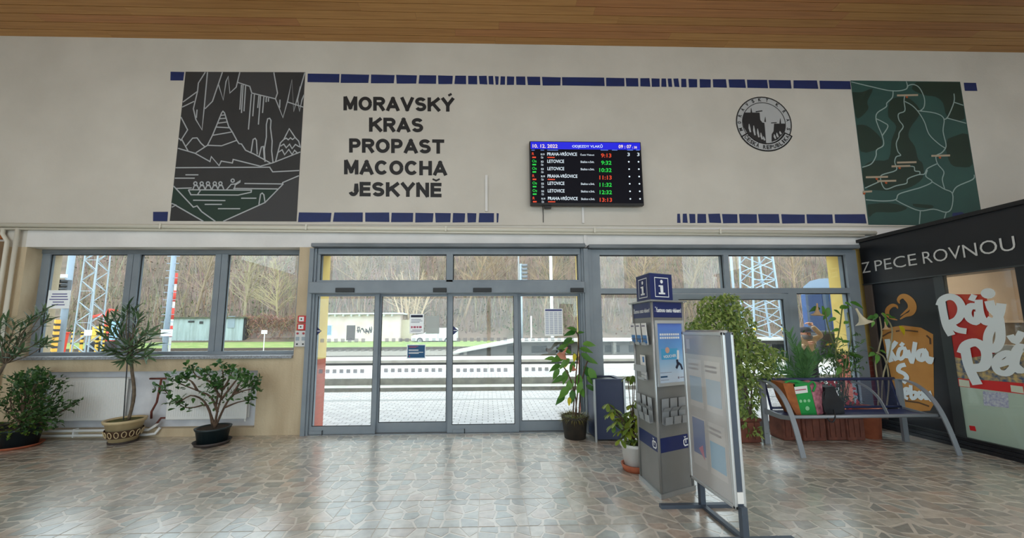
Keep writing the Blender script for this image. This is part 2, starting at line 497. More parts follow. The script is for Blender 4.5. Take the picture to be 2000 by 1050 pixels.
# fill luminaires added out of view behind the photographer to brighten the hall
fill_lamp_m = M('fill_lamp_diffuser', (255, 246, 232), .4, emit=3.0)
for n_, (x, y) in enumerate([(x, y) for y in (-5.2, -8.6) for x in (-6.6, -2.2, 2.2, 6.6, 10.5)]):
    t = thing('fill_lamp', (x, y, CZ), 'added fill lamp on the unseen part of the ceiling, %s row, %s from the left' % (('near', 'rear')[n_ // 5], ('first', 'second', 'third', 'fourth', 'fifth')[n_ % 5]), 'lamp', 'added fill lamps')
    MB().box(x - .8, x + .8, y - .14, y + .14, CZ - .09, CZ).build('fill_lamp_housing', white_p, t)
    MB().box(x - .76, x + .76, y - .11, y + .11, CZ - .115, CZ - .091).build('fill_lamp_diffuser', fill_lamp_m, t)
    l = bpy.data.lights.new('fill_lamp_light', 'AREA'); l.shape = 'RECTANGLE'; l.size = 1.5; l.size_y = .2; l.energy = FILL_LAMP_POWER; l.color = (.93, .97, 1)
    o = bpy.data.objects.new('fill_lamp_light', l); link(o, (x, y, CZ - .13), t)

# ================================================================== left window
w1 = thing('window_1', (-5.08, .23, WSZ), 'wide three-pane window above the radiator niche', 'window', kind='structure')
FY0, FY1 = .20, .27
xm = [(-5.83, -5.63), (-4.43, -4.235)]
fz0, fz1, gz0, gz1 = 1.18, 2.868, 1.235, 2.795
MB().box(WLX, -7.045, FY0, FY1, fz0, fz1).box(-3.10, WRX, FY0, FY1, fz0, fz1).box(-7.045, -3.10, FY0, FY1, fz0, gz0).box(-7.045, -3.10, FY0, FY1, gz1, fz1).build('window_frame', frame_m, w1)
MB().box(WLX, WRX, FY0 - .012, FY0, gz1 + .012, fz1).build('head_profile', frame_d, w1)  # darker grey strip across the window head
for a, b in xm:
    MB().box(a, (a + b) / 2 - .004, FY0 - .008, FY1, gz0, gz1).box((a + b) / 2 + .004, b, FY0 - .008, FY1, gz0, gz1).box((a + b) / 2 - .004, (a + b) / 2 + .004, FY0 + .01, FY1, gz0, gz1).build('mullion', frame_m, w1)
gl = [-7.045, xm[0][0], xm[0][1], xm[1][0], xm[1][1], -3.10]
for k in range(3):
    a, b = gl[2 * k], gl[2 * k + 1]
    MB().box(a, b, .23, .236, gz0, gz1).build('pane', GL, w1)
    MB().box(a, a + .012, .222, .229, gz0, gz1).box(b - .012, b, .222, .229, gz0, gz1).box(a, b, .222, .229, gz1 - .012, gz1).build('gasket', rubber, w1)
sill_m = M('grey_stone_sill', (168, 174, 184), .3, rgb2=(128, 132, 138), scale=40)
MB().bevbox(-7.17, -2.99, -.045, .20, 1.135, 1.18, .006).build('window_sill', sill_m, w1)

# ================================================================== sliding door
d1 = thing('door_1', (-.6, 0, 0), 'grey framed automatic sliding door with four glazed leaves', 'door', kind='structure')
MB().box(-2.79, -2.725, -.07, .1, 0, 2.84).box(1.53, 1.60, -.07, .1, 0, 2.84).build('door_post', frame_m, d1)
MB().box(-2.725, -2.69, -.045, .1, 0, 2.84).box(-2.69, -2.665, -.02, .1, 0, 2.84).box(1.50, 1.53, -.045, .1, 0, 2.84).box(1.475, 1.50, -.02, .1, 0, 2.84).build('door_jamb', frame_m, d1)
MB().bevbox(-2.74, 1.545, -.15, .1, 2.845, 2.905, .012).build('head_cap', frame_d, d1)
MB().box(-2.665, 1.475, -.05, .1, 2.75, 2.84).box(-.655, -.553, -.05, .1, 2.28, 2.75).box(-2.665, 1.475, -.05, .1, 2.22, 2.335).box(-2.665, -2.64, -.03, .08, 2.3, 2.75).box(1.45, 1.475, -.03, .08, 2.3, 2.75).build('upper_frame', frame_m, d1)
for a, b in ((-2.645, -.655), (-.553, 1.455)):
    MB().box(a, b, .02, .027, 2.32, 2.75).build('pane', GL, d1)
    MB().box(a, b, .005, .018, 2.738, 2.75).box(a, a + .012, .005, .018, 2.33, 2.738).box(b - .012, b, .005, .018, 2.33, 2.738).build('gasket', rubber, d1)
MB().bevbox(-2.735, 1.515, -.16, -.04, 2.118, 2.295, .012).build('door_operator', frame_m, d1)
for u0, u1, n_ in ((656, 692, 0), (846, 872, 0), (924, 960, 0), (1114, 1140, 0)):
    a = W(u0, 562, -.165); b = W(u1, 570.5, -.165)
    MB().bevbox(a.x, b.x, -.185, -.158, b.z, a.z, .006).build('motion_sensor', black_m, d1)
sticker = sheer('grey_sticker', (150, 154, 166), .8)
sticker2 = sheer('grey_sticker_pale', (176, 180, 190), .62)
sq = None
leaves = [(-2.665, -1.70, -.03, .012, .125, .02, .063), (-1.745, -.585, .03, .072, .155, .073, .06), (-.62, .47, -.03, .012, .125, .07, .063), (.462, 1.475, .03, .072, .155, .055, .03)]
LEAF = []
for k, (a, b, y0, y1, rb, sl, sr) in enumerate(leaves):
    lf = MB().box(a, a + sl, y0, y1, .012, 2.13).box(b - sr, b, y0, y1, .012, 2.13).box(a + sl, b - sr, y0, y1, .012, rb).box(a + sl, b - sr, y0, y1, 2.085, 2.13).build('door_leaf', frame_m, d1)
    LEAF.append(lf)
    yg = (y0 + y1) / 2
    ga, gb = a + sl, b - sr
    MB().box(ga, gb, yg - .003, yg + .003, rb, 2.085).build('pane', GL, lf)
    MB().box(ga, ga + .008, yg - .012, yg - .004, rb, 2.085).box(gb - .008, gb, yg - .012, yg - .004, rb, 2.085).box(ga, gb, yg - .012, yg - .004, rb, rb + .008).build('gasket', rubber, lf)
    n_ = int((gb - ga - .06) / .1045)
    for z, sm in ((1.40, sticker2), (.935, sticker)):
        for i in range(n_):
            x = ga + .06 + i * .1045
            if k == 3 and z < 1 and i > 4: continue
            if sq is None:
                me = bpy.data.meshes.new('sticker'); me.from_pydata([(-.029, 0, -.029), (.029, 0, -.029), (.029, 0, .029), (-.029, 0, .029)], [], [(0, 1, 2, 3)]); sq = {}
            if sm.name not in sq:
                m2 = me.copy(); m2.materials.append(sm); sq[sm.name] = m2
            o = bpy.data.objects.new('square_sticker', sq[sm.name]); link(o, (x + .03, yg - .0045, z), lf)
navy = M('navy_print', (28, 42, 98), .5)
for k, pts in ((0, [(618, 637), (628, 646), (618, 655)]), (2, [(885, 636), (895, 645), (885, 654)])):
    y = -.0145
    o = MB().poly([W(u, v, y) for u, v in pts]).build('arrow_sticker', navy, LEAF[k])
    MB().ribbon([W(pts[0][0] + 1, pts[1][1], y - .001), W(pts[1][0] - 2, pts[1][1], y - .001)], (0, -1, 0), .012).build('arrow_mark', paper, LEAF[k])
for k, (u0, u1) in ((0, (604, 630)), (2, (884, 908))):
    a = W(u0, 840, -.04); b = W(u1, 847, -.04)
    MB().bevbox(a.x, b.x, -.045, -.03, .012, .062, .004).build('floor_guide', frame_m, LEAF[k])
    MB().box(b.x - .012, b.x - .002, -.05, -.03, .004, .07).build('guide_stop', rubber, LEAF[k])
MB().box(-2.7, 1.5, -.05, .12, 0, .008).build('threshold', M('brushed_threshold', (150, 154, 158), .35, metal=.6), d1)

# ================================================================== right glazing with hinged double door
w2 = thing('window_2', (3.85, 0, 0), 'grey framed glazed screen right of the sliding door, with fanlights', 'window', kind='structure')
MB().bevbox(1.605, 6.03, -.13, .1, 2.835, 2.895, .012).build('head_cap', frame_d, w2)
MB().box(1.60, 1.655, -.05, .1, 0, 2.83).box(1.66, 1.80, -.03, .1, 0, 2.83).box(5.87, 6.05, -.03, .1, 0, 2.83).build('screen_post', frame_m, w2)
MB().box(1.80, 5.87, -.03, .1, 2.745, 2.83).box(1.80, 5.87, -.03, .1, 2.115, 2.20).box(3.83, 3.912, -.03, .1, 2.20, 2.745).box(1.80, 2.86, -.03, .1, 0, .12).box(4.985, 5.87, -.03, .1, 0, .12).box(2.86, 2.94, -.03, .1, 0, 2.115).box(4.845, 4.985, -.03, .1, 0, 2.115).build('screen_frame', frame_m, w2)
for a, b, z0, z1 in ((1.80, 3.83, 2.20, 2.745), (3.912, 5.87, 2.20, 2.745), (1.80, 2.86, .12, 2.115), (4.985, 5.87, .12, 2.115)):
    MB().box(a, b, .03, .037, z0, z1).build('pane', GL, w2)
    MB().box(a, b, .015, .028, z1 - .012, z1).box(b - .012, b, .015, .028, z0, z1 - .012).build('gasket', rubber, w2)
d2 = thing('door_2', (3.89, 0, 0), 'grey hinged double door in the glazed screen behind the ficus', 'door', kind='structure')
for a, b in ((2.945, 3.885), (3.895, 4.84)):
    MB().box(a, a + .09, -.045, .03, .01, 2.105).box(b - .09, b, -.045, .03, .01, 2.105).box(a + .09, b - .09, -.045, .03, 2.02, 2.105).box(a + .09, b - .09, -.045, .03, .01, .13).build('door_leaf', frame_m, d2)
    MB().box(a + .09, b - .09, -.01, -.004, .13, 2.02).build('pane', GL, d2)
    MB().box(a + .09, b - .09, -.025, -.012, 2.008, 2.02).box(b - .102, b - .09, -.025, -.012, .13, 2.008).build('gasket', rubber, d2)
# ================================================================== paintings on the front wall
NW = (0, -1, 0)
blue_p = M('painted_blue', (22, 42, 100), .6, rgb2=(19, 36, 88), scale=6)
cave_d = M('painted_charcoal', (50, 50, 51), .65, rgb2=(46, 46, 47), scale=3)
cave_g = M('painted_grey', (60, 60, 62), .65)
cave_w = M('painted_bottle_green', (28, 52, 42), .65)
line_w = M('painted_pale_line', (176, 180, 184), .6)
def zq(ox, oy, k):
    return lambda u, v, Y: W(ox + u / k, oy + v / k, Y)
Q = zq(300, 120, 3.0875)
cm = MB().poly([W(362.5, 140, -.002), W(596.4, 141, -.002), W(579.2, 432, -.002), W(331.4, 431.3, -.002)]).build('cave_mural', cave_d)
tag(cm, 'dark charcoal wall mural of a cave with boat, outlined in pale lines', 'mural')
def patch(pts, mat, name, parent, q=Q, y=-.003): MB().poly([q(u, v, y) for u, v in pts]).build(name, mat, parent)
patch([(325, 64), (415, 64), (355, 240), (310, 285)], cave_g, 'grey_rock', cm)
patch([(520, 64), (725, 66), (747, 190), (735, 225), (592, 190), (580, 150), (505, 125)], cave_g, 'grey_rock', cm)
patch([(878, 690), (780, 740), (672, 850), (420, 963), (862, 964)], cave_g, 'grey_rock', cm)
patch([(140, 768), (745, 768), (672, 850), (420, 963), (372, 963), (290, 905), (262, 870), (240, 878)], cave_w, 'green_water', cm)
patch([(120, 752), (240, 878), (262, 870), (290, 905), (372, 963), (300, 963), (135, 868), (106, 855)], cave_w, 'green_bank', cm)
CL = [[(312, 64), (270, 130), (265, 180), (240, 285), (255, 350), (292, 412), (305, 280), (325, 64)], [(176, 245), (265, 180)], [(172, 275), (245, 240)],
 [(262, 290), (258, 340)], [(415, 64), (355, 240), (310, 285)], [(390, 135), (420, 232), (437, 120), (450, 90), (460, 190), (498, 155), (520, 64)],
 [(505, 125), (580, 150), (592, 190), (735, 225)], [(530, 140), (520, 290)], [(540, 140), (530, 310)], [(555, 145), (545, 300)], [(590, 195), (572, 410)],
 [(608, 198), (598, 330)], [(635, 205), (628, 280)], [(645, 205), (632, 380)], [(665, 212), (657, 310)], [(680, 215), (678, 245)], [(693, 220), (692, 242)],
 [(725, 66), (747, 190), (735, 225), (780, 338), (810, 230), (834, 110), (845, 300), (862, 240), (912, 68)], [(762, 230), (760, 280)], [(805, 243), (850, 258), (903, 275)],
 [(908, 200), (895, 230), (880, 300), (868, 230), (885, 150)],
 [(410, 310), (418, 300), (428, 310), (452, 390), (475, 425), (502, 475), (515, 495), (530, 497), (555, 535), (610, 560), (705, 612)],
 [(410, 310), (378, 390), (355, 445), (325, 505), (255, 550)], [(405, 325), (430, 322)], [(395, 345), (436, 342)], [(386, 372), (446, 364)], [(378, 395), (462, 400)], [(355, 445), (470, 425)],
 [(325, 505), (410, 508), (502, 475)], [(165, 335), (205, 412), (165, 475), (152, 462)], [(170, 470), (208, 540)], [(195, 510), (235, 462), (262, 460), (285, 492), (310, 515)],
 [(147, 523), (250, 553), (340, 603), (348, 573), (395, 628), (408, 600), (475, 612), (480, 590), (640, 630)], [(133, 640), (700, 637), (718, 665), (878, 657)],
 [(640, 632), (720, 610), (885, 545)], [(588, 545), (600, 470), (612, 463), (620, 475), (625, 560)], [(635, 575), (650, 515), (662, 512), (668, 590)],
 [(672, 605), (668, 530), (680, 455), (680, 380), (688, 345), (700, 342), (708, 355), (705, 400), (715, 480), (712, 540), (720, 608)],
 [(735, 605), (750, 545), (765, 490), (785, 470), (800, 440), (818, 405), (835, 430), (855, 460), (875, 480), (886, 520)],
 [(785, 470), (800, 462), (812, 472), (825, 460), (838, 470), (850, 460)], [(765, 510), (785, 498), (800, 520), (820, 498), (835, 525), (855, 500), (880, 515)],
 [(750, 548), (775, 532), (790, 562), (815, 530), (835, 560), (850, 535), (870, 555)], [(192, 683), (270, 683)], [(128, 703), (248, 703)], [(135, 765), (230, 762)],
 [(548, 735), (778, 738)], [(480, 765), (748, 768)], [(876, 688), (778, 730), (780, 740), (672, 850), (420, 963)], [(120, 750), (240, 878), (262, 870), (290, 905), (372, 963)],
 [(107, 855), (135, 865), (110, 878)], [(135, 868), (300, 963)], [(210, 773), (590, 775), (588, 788), (510, 805), (225, 803), (210, 773)], [(283, 775), (265, 802)],
 [(635, 862), (645, 800), (655, 793), (665, 803), (672, 850)], [(440, 772), (468, 740), (492, 738), (522, 718), (520, 727), (492, 744), (487, 770)],
 [(238, 836), (433, 838)], [(308, 861), (412, 861)], [(528, 824), (620, 824)], [(388, 887), (522, 887)]]
for x in (255, 292, 330, 370, 405): CL.append([(x - 18, 770), (x - 9, 748), (x + 9, 748), (x + 18, 770)])
for x, y in ((252, 735), (290, 735), (328, 735), (369, 735), (403, 735), (477, 718)):
    CL.append([(x + 10 * math.cos(t * PI / 4), y + 10 * math.sin(t * PI / 4)) for t in range(9)])
mb = MB()
for l in CL: mb.ribbon([Q(u, v, -.005 - .00002 * CL.index(l)) for u, v in l], NW, .019, rise=.00001)
mb.build('pale_outline', line_w, cm)

# painted borders of blue blocks
def border(name, spans, ytop, ybot, label, ox, oy, k):
    pts = [W(ox + spans[0][0] / k, oy + ybot / k), W(ox + spans[-1][1] / k, oy + ybot / k)]
    t = thing(name, ((pts[0].x + pts[1].x) / 2, -.002, pts[0].z), label, 'painted border')
    return t
def block(t, px0, px1, zt, zb, lean=0):
    a = W(px0, 0).x; b = W(px1, 0).x
    MB().poly([(a, -.0025, zb), (b, -.0025, zb), (b - lean, -.0025, zt), (a - lean, -.0025, zt)]).build('blue_block', blue_p, t)
def xw(px, py): return W(px, py).x
TZ1, TZ0 = 5.845, 5.69
BZ1, BZ0 = 3.44, 3.285
def band(name, spans, top, label):
    z1, z0 = (TZ1, TZ0) if top else (BZ1, BZ0)
    yy = 150 if top else 425
    X = [(xw(a, yy), xw(b, yy)) for a, b in spans]
    t = thing(name, ((X[0][0] + X[-1][1]) / 2, -.002, z0), label, 'painted border')
    for a, b in X:
        j = rnd.uniform(-.006, .006); k = rnd.uniform(-.008, .008)
        MB().poly([(a - k, -.0025, z0 + j), (b + j, -.0025, z0), (b - j, -.0025, z1 + j), (a + k, -.0025, z1)]).build('blue_block', blue_p, t)
band('painted_border', [(333, 359)], True, 'single small blue block left of the cave mural, upper edge')
band('painted_border', [(299, 327.5)], False, 'single small blue block left of the cave mural, lower edge')
top = [(601, 663), (666, 720.5)] + [(700 + a / 5, 700 + b / 5) for a, b in ((124, 351), (372, 569), (592, 760), (780, 920), (942, 1052), (1072, 1160), (1180, 1256), (1272, 1318), (1337, 1368), (1387, 1432), (1450, 1520), (1540, 1630), (1650, 1775), (1795, 1973))]
top += [(1000 + a / 5, 1000 + b / 5) for a, b in ((488, 900), (917, 1095), (1110, 1230), (1250, 1343), (1360, 1438), (1455, 1502), (1520, 1557), (1577, 1625), (1648, 1698), (1720, 1803), (1828, 1935))]
top += [(1300 + a / 5, 1300 + b / 5) for a, b in ((457, 588), (612, 772), (790, 988), (1002, 1217), (1240, 1475), (1495, 1795))]
band('painted_border', top, True, 'long painted row of navy blue blocks between the two murals, above the lettering')
band('painted_border', [(580 + a / 5, 580 + b / 5) for a, b in ((15, 333), (358, 643), (667, 902), (922, 1134), (1156, 1330), (1352, 1500), (1522, 1640), (1665, 1750), (1777, 1924), (1950, 1968))], False, 'painted row of navy blocks below the black lettering')
band('painted_border', [(1280 + a / 4.545, 1280 + b / 4.545) for a, b in ((193, 220), (242, 282), (302, 354), (372, 450), (473, 578), (595, 727), (745, 900), (916, 1098), (1120, 1325), (1342, 1572), (1592, 1866))], False, 'painted row of navy blocks below the round emblem')
band('painted_border', [(1880, 1904)], True, 'single small blue block right of the map mural')

# black lettering
blk = M('painted_black', (32, 32, 34), .6)
t = thing('wall_lettering', tuple(W(778, 388, -.003)), 'five lines of bold black capital lettering beside the cave mural', 'lettering')
K = lambda u, v: W(660 + u / 4.567, 170 + v / 4.567, -.003)
def ell(cx, cy, rx, ry, a0, a1, n=20): return [(cx + rx * math.cos(math.radians(a0 + (a1 - a0) * i / n)), cy + ry * math.sin(math.radians(a0 + (a1 - a0) * i / n))) for i in range(n + 1)]
GLY = {'M': (1.0, [[(0, 0), (0, 1)], [(1, 0), (1, 1)], [(.06, 1), (.5, .12)], [(.94, 1), (.5, .12)]]), 'O': (.98, [ell(.5, .5, .5, .5, 0, 360, 28)]), 'C': (.92, [ell(.52, .5, .52, .5, 38, 322)]),
 'R': (.86, [[(0, 0), (0, 1)], [(0, 1), (.6, 1)] + ell(.62, .75, .38, .25, 90, -90, 10) + [(0, .5)], [(.55, .46), (.95, 0)]]), 'P': (.8, [[(0, 0), (0, 1)], [(0, 1), (.55, 1)] + ell(.6, .72, .4, .28, 90, -90, 10) + [(0, .44)]]),
 'A': (.95, [[(0, 0), (.5, 1.0)], [(1, 0), (.5, 1.0)], [(.22, .25), (.78, .25)]]), 'V': (.95, [[(0, 1), (.5, 0)], [(1, 1), (.5, 0)]]),
 'S': (.82, [ell(.5, .76, .48, .24, 20, 250, 16) + ell(.5, .255, .5, .255, 80, -160, 16)]), 'K': (.92, [[(0, 0), (0, 1)], [(.95, 1), (.05, .38)], [(.35, .62), (1, 0)]]),
 'Y': (.92, [[(0, 1), (.5, .45)], [(1, 1), (.5, .45)], [(.5, .5), (.5, 0)]]), 'T': (.84, [[(0, 1), (1, 1)], [(.5, 1), (.5, 0)]]), 'H': (.88, [[(0, 0), (0, 1)], [(1, 0), (1, 1)], [(0, .52), (1, .52)]]),
 'J': (.64, [[(1, 1), (1, .3)] + ell(.5, .3, .5, .3, 0, -165, 10)]), 'E': (.74, [[(0, 0), (0, 1)], [(0, 1), (1, 1)], [(0, .52), (.92, .52)], [(0, 0), (1, 0)]]), 'N': (.86, [[(0, 0), (0, 1)], [(1, 0), (1, 1)], [(.04, 1), (.96, 0)]])}
def hcaps(body, u0, u1, v0, v1, acc=0):
    st_ = .245; items = []; x = 0
    for ch in body:
        base = {'Ý': 'Y', 'Ě': 'E'}.get(ch, ch); w, gs = GLY[base]
        items.append((ch, base, x, w)); x += w + .10
    tot = x - .10; kx = (u1 - u0) / tot; hv = v1 - v0
    for ch, base, x, w in items:
        m = MB(); lift = [0]
        def pt(gx, gy):
            u = u0 + (x + st_ / 2 + gx * (w - st_)) * kx; v = v1 - (st_ / 2 + gy * (1 - st_)) * hv
            lift[0] += .00004
            return K(u, v + (u - u0) * .012) + Vector((0, -lift[0], 0))
        for g in GLY[base][1]:
            P_ = [pt(*q) for q in g]
            ww = st_ * .5 * ((K(u0, v0) - K(u0, v1)).length + (K(u0 + kx, v0) - K(u0, v0)).length)
            if g[0] != g[-1] and len(g) == 2:
                d = (P_[1] - P_[0]).normalized() * ww * .5; P_ = [P_[0] - d, P_[1] + d]
            m.ribbon(P_, NW, ww, closed=False)
        if ch == 'Ý': m.ribbon([K(u0 + (x + .50) * kx, v0 - 6), K(u0 + (x + .74) * kx, v0 - 22)], NW, ww * .7)
        if ch == 'Ě': m.ribbon([K(u0 + (x + .14) * kx, v0 - 24), K(u0 + (x + .38) * kx, v0 - 9), K(u0 + (x + .62) * kx, v0 - 24)], NW, ww * .5)
        m.build('letter', blk, t)
hcaps('MORAVSKÝ', 50, 1036, 82, 208, 22)
hcaps('KRAS', 278, 760, 270, 398)
hcaps('PROPAST', 100, 948, 456, 584)
hcaps('MACOCHA', 55, 972, 648, 778)
hcaps('JESKYNĚ', 95, 924, 843, 972, 24)

# round emblem
em_l = M('emblem_pale', (182, 184, 186), .6)
t = MB(); c0 = W(1492, 240.5, -.0025); RE = .485
t.disc(c0, NW, RE, 48); em = t.build('round_emblem', em_l)
tag(em, 'round black and pale painted emblem with cliffs and ring lettering', 'emblem')
def ring(r, w, a0=0, a1=2 * PI, y=-.004, n=48):
    return [Vector((c0.x + r * math.cos(a0 + (a1 - a0) * i / n), y, c0.z + r * math.sin(a0 + (a1 - a0) * i / n))) for i in range(n + 1)]
MB().ribbon(ring(RE - .008, 0), NW, .02).ribbon(ring(.375, 0), NW, .012).build('emblem_ring', blk, em)
E5 = lambda u, v, y=-.0045: W(1300 + u / 5, 130 + v / 5, y)
MB().poly([E5(u, v) for u, v in ((765, 448), (918, 448), (925, 520), (945, 545), (965, 550), (972, 620), (982, 745), (930, 740), (860, 705), (800, 655), (762, 590), (750, 520))]).poly([E5(u, v) for u, v in ((1060, 556), (1172, 556), (1170, 610), (1140, 665), (1090, 715), (1036, 735), (1036, 660), (1055, 630))]).build('cliff', blk, em)
mb = MB()
for u, v0, v1 in ((815, 560, 640), (860, 575, 670), (898, 605, 690), (930, 645, 710), (955, 680, 720), (1060, 660, 705), (1085, 645, 690), (1115, 630, 660)):
    MB().ribbon([E5(u, v0, -.0055), E5(u + 4, (v0 + v1) / 2, -.0055), E5(u + 14, v1, -.0055)], NW, [.01, .035, .025]).build('stalactite', em_l, em)
for p_, q_, w_ in (((838, 448), (835, 405), [.03, .008]), ((1120, 556), (1120, 505), [.03, .006]), ((972, 540), (974, 490), [.03, .006]), ((880, 440), (945, 432), .02), ((1030, 550), (1085, 546), .016)):
    MB().ribbon([E5(*p_), E5(*q_)], NW, w_).build('tree_mark', blk, em)
# scroll with the country name
def arc_poly(r0, r1, a0, a1, y, n=24):
    o = [(c0.x + .02 + r1 * math.cos(a0 + (a1 - a0) * i / n), y, c0.z + r1 * math.sin(a0 + (a1 - a0) * i / n)) for i in range(n + 1)]
    i_ = [(c0.x + .02 + r0 * math.cos(a1 + (a0 - a1) * i / n), y, c0.z + r0 * math.sin(a1 + (a0 - a1) * i / n)) for i in range(n + 1)]
    return o, i_
o, i_ = arc_poly(.372, .50, math.radians(210), math.radians(332), -.0065)
mb = MB()
for k in range(len(o) - 1): mb.poly([o[k], o[k + 1], i_[-2 - k], i_[-1 - k]])
mb.build('scroll', em_l, em)
MB().ribbon([Vector(p) for p in o + i_], NW, .022, closed=True).build('scroll_outline', blk, em)
def ring_text(s, r, a0, a1, h, flip, y):
    n = len(s); w = h * .78
    for k, ch in enumerate(s):
        if ch == ' ': continue
        a = a0 + (a1 - a0) * k / (n - 1)
        rad = Vector((math.cos(a), 0, math.sin(a))); tan_ = Vector((math.sin(a), 0, -math.cos(a)))
        if flip: up, rt = -rad, -tan_
        else: up, rt = rad, tan_
        c = Vector((c0.x + (.02 if flip else 0), y, c0.z)) + rad * r
        ww = w * (1.1 if ch in 'MK' else .45 if ch == 'I' else .9)
        hh = h * (1.3 if ch in 'ÝČÁŠ' else 1)
        tl = c - rt * ww / 2 + up * (hh - h / 2)
        text_fit('emblem_letter', ch, tl, tl + rt * ww, tl - up * hh, blk, em, bold=.035)
ring_text('MORAVSKÝ', .43, math.radians(196), math.radians(78), .062, False, -.0055)
ring_text('KRAS', .43, math.radians(52), math.radians(-14), .062, False, -.0055)
ring_text('ČESKÁ REPUBLIKA', .436, math.radians(216), math.radians(326), .072, True, -.0085)

# map mural
G = zq(1400, 140, 3.2815)
map_t = M('painted_teal', (44, 84, 78), .6, rgb2=(40, 76, 72), scale=2)
map_d = M('painted_dark_green', (26, 52, 40), .6, rgb2=(24, 46, 38), scale=2)
map_l = M('painted_road', (150, 172, 168), .6)
mm = MB().poly([W(1661, 157, -.002), W(1875.3, 159.5, -.002), W(1921, 441, -.002), W(1696, 438.7, -.002)]).build('map_mural', map_t)
tag(mm, 'green and teal wall mural of a road map above the kiosk', 'mural')
for pts in ([(868, 130), (930, 130), (1000, 110), (965, 190), (970, 240), (905, 300), (884, 250)],
            [(1100, 220), (1130, 170), (1230, 170), (1300, 240), (1290, 290), (1240, 360), (1230, 420), (1270, 480), (1290, 560), (1320, 590), (1320, 680), (1240, 740), (1140, 760), (1040, 760), (950, 740), (935, 620), (1000, 570), (1100, 560), (1120, 440), (1150, 350), (1100, 290)],
            [(898, 340), (960, 345), (1020, 390), (1060, 440), (1040, 490), (922, 510)], [(1280, 64), (1555, 66), (1570, 130), (1590, 300), (1480, 290), (1450, 200), (1400, 160), (1330, 150), (1250, 110)],
            [(1480, 430), (1615, 400), (1640, 590), (1560, 610), (1500, 590), (1470, 500)], [(965, 850), (1100, 840), (1220, 870), (1150, 900), (1020, 900), (975, 930)], [(1255, 845), (1380, 855), (1370, 875), (1270, 865)]):
    P_ = [Vector((u, v, 0)) for u, v in pts]; sm = smooth_line(P_ + [P_[0]], 3)[:-1]
    MB().poly([G(min(max(p.x, 858 + (p.y - 60) * .127), 1556 + (p.y - 62) * .159), max(p.y, 66), -.003) for p in sm]).build('forest_patch', map_d, mm)
patch([(1510, 905), (1570, 898), (1620, 930), (1600, 945), (1510, 950)], blue_p, 'blue_patch', mm, G)
RD = [[(862, 65), (1000, 98), (1100, 120), (1170, 122), (1215, 110), (1225, 90), (1262, 82), (1300, 105), (1330, 170), (1328, 225), (1305, 250)], [(1215, 62), (1225, 100)],
 [(1130, 125), (1125, 165), (1090, 200), (1085, 225), (1030, 262), (1020, 300), (1035, 350), (1060, 410), (1068, 470), (1025, 500), (1020, 540), (990, 590), (932, 612)],
 [(1020, 300), (1070, 325), (1097, 350), (1060, 410)],
 [(1205, 150), (1200, 190), (1205, 250), (1165, 270), (1168, 310), (1195, 350), (1170, 390), (1165, 420), (1150, 460), (1160, 510), (1178, 535), (1150, 545), (1140, 580), (1150, 630), (1060, 660), (1050, 690), (1065, 735), (1090, 752), (1150, 730), (1215, 715), (1225, 685), (1290, 660), (1330, 655), (1350, 620), (1410, 590)],
 [(1205, 190), (1250, 215), (1290, 255), (1330, 320), (1360, 400), (1420, 460), (1465, 490)],
 [(1290, 250), (1400, 265), (1455, 300), (1450, 380), (1468, 460), (1465, 490), (1440, 520), (1405, 540), (1415, 590), (1455, 640), (1445, 690), (1460, 750)],
 [(1520, 140), (1520, 195), (1480, 290), (1455, 305)], [(1520, 195), (1580, 215)], [(1470, 295), (1598, 330)], [(950, 745), (1050, 700)],
 [(955, 820), (1060, 828), (1145, 820), (1165, 785), (1240, 760), (1310, 740), (1380, 705), (1340, 670), (1350, 630)],
 [(1145, 820), (1200, 850), (1300, 890), (1390, 880), (1470, 900), (1505, 870), (1510, 780), (1455, 750), (1380, 705)], [(1510, 780), (1540, 735), (1640, 690), (1650, 660)],
 [(1305, 890), (1298, 975)], [(1470, 900), (1455, 950), (1440, 975)], [(1240, 605), (1265, 610), (1270, 635), (1300, 640), (1300, 660)]]
mb = MB()
for k_, l in enumerate(RD): mb.ribbon(smooth_line([G(u, v, -.0045 - .0001 * k_) for u, v in l], 4), NW, .018, rise=.00001)
mb.build('road_line', map_l, mm)
beige = M('map_label_beige', (176, 160, 138), .7); orange_dot = M('map_dot_orange', (176, 84, 40), .7)
for u0, u1, v, d in ((1155, 1290, 150, 1218), (1375, 1495, 537, 1430), (1155, 1280, 580, 0), (1120, 1240, 604, 1172), (955, 1097, 674, 1025), (1028, 1150, 699, 1085), (938, 995, 767, 945)):
    MB().poly([G(u0, v - 6 + 2, -.0085), G(u1, v - 6 - 1, -.0085), G(u1, v + 6 - 1, -.0085), G(u0, v + 6 + 2, -.0085)]).build('map_label', beige, mm)
    if d: MB().disc(G(d, v + 12, -.0078), NW, .022, 10).build('map_dot', orange_dot, mm)

# ================================================================== departure screen
T = lambda u, v, y=-.131: W(1020 + u / 6.564, 260 + v / 6.564, y)
a, b = W(1034.5, 276, -.13), W(1257, 400.5, -.13)
tv = thing('departure_screen', ((a.x + b.x) / 2, -.08, b.z), 'wall mounted black screen listing train departures', 'screen')
MB().bevbox(.685, 2.525, -.13, -.06, 3.533, 4.613, .008).build('bezel', black_m, tv)
MB().box(1.0, 2.2, -.06, 0, 3.85, 4.35).build('wall_bracket', black_m, tv)
scr = M('screen_black', (8, 9, 20), .5, emit=.3, spec=.15)
s_ = MB().box(.70, 2.51, -.1308, -.13, 3.567, 4.6).build('display', scr, tv)
def em_mat(n, c, e=1.0): return M(n, c, .4, emit=e)
def led(n, c, e=1.0):
    m = M(n, (0, 0, 0), .4)
    bs = m.node_tree.nodes['Principled BSDF']; bs.inputs['Emission Color'].default_value = lin(c) + (1,); bs.inputs['Emission Strength'].default_value = e
    return m
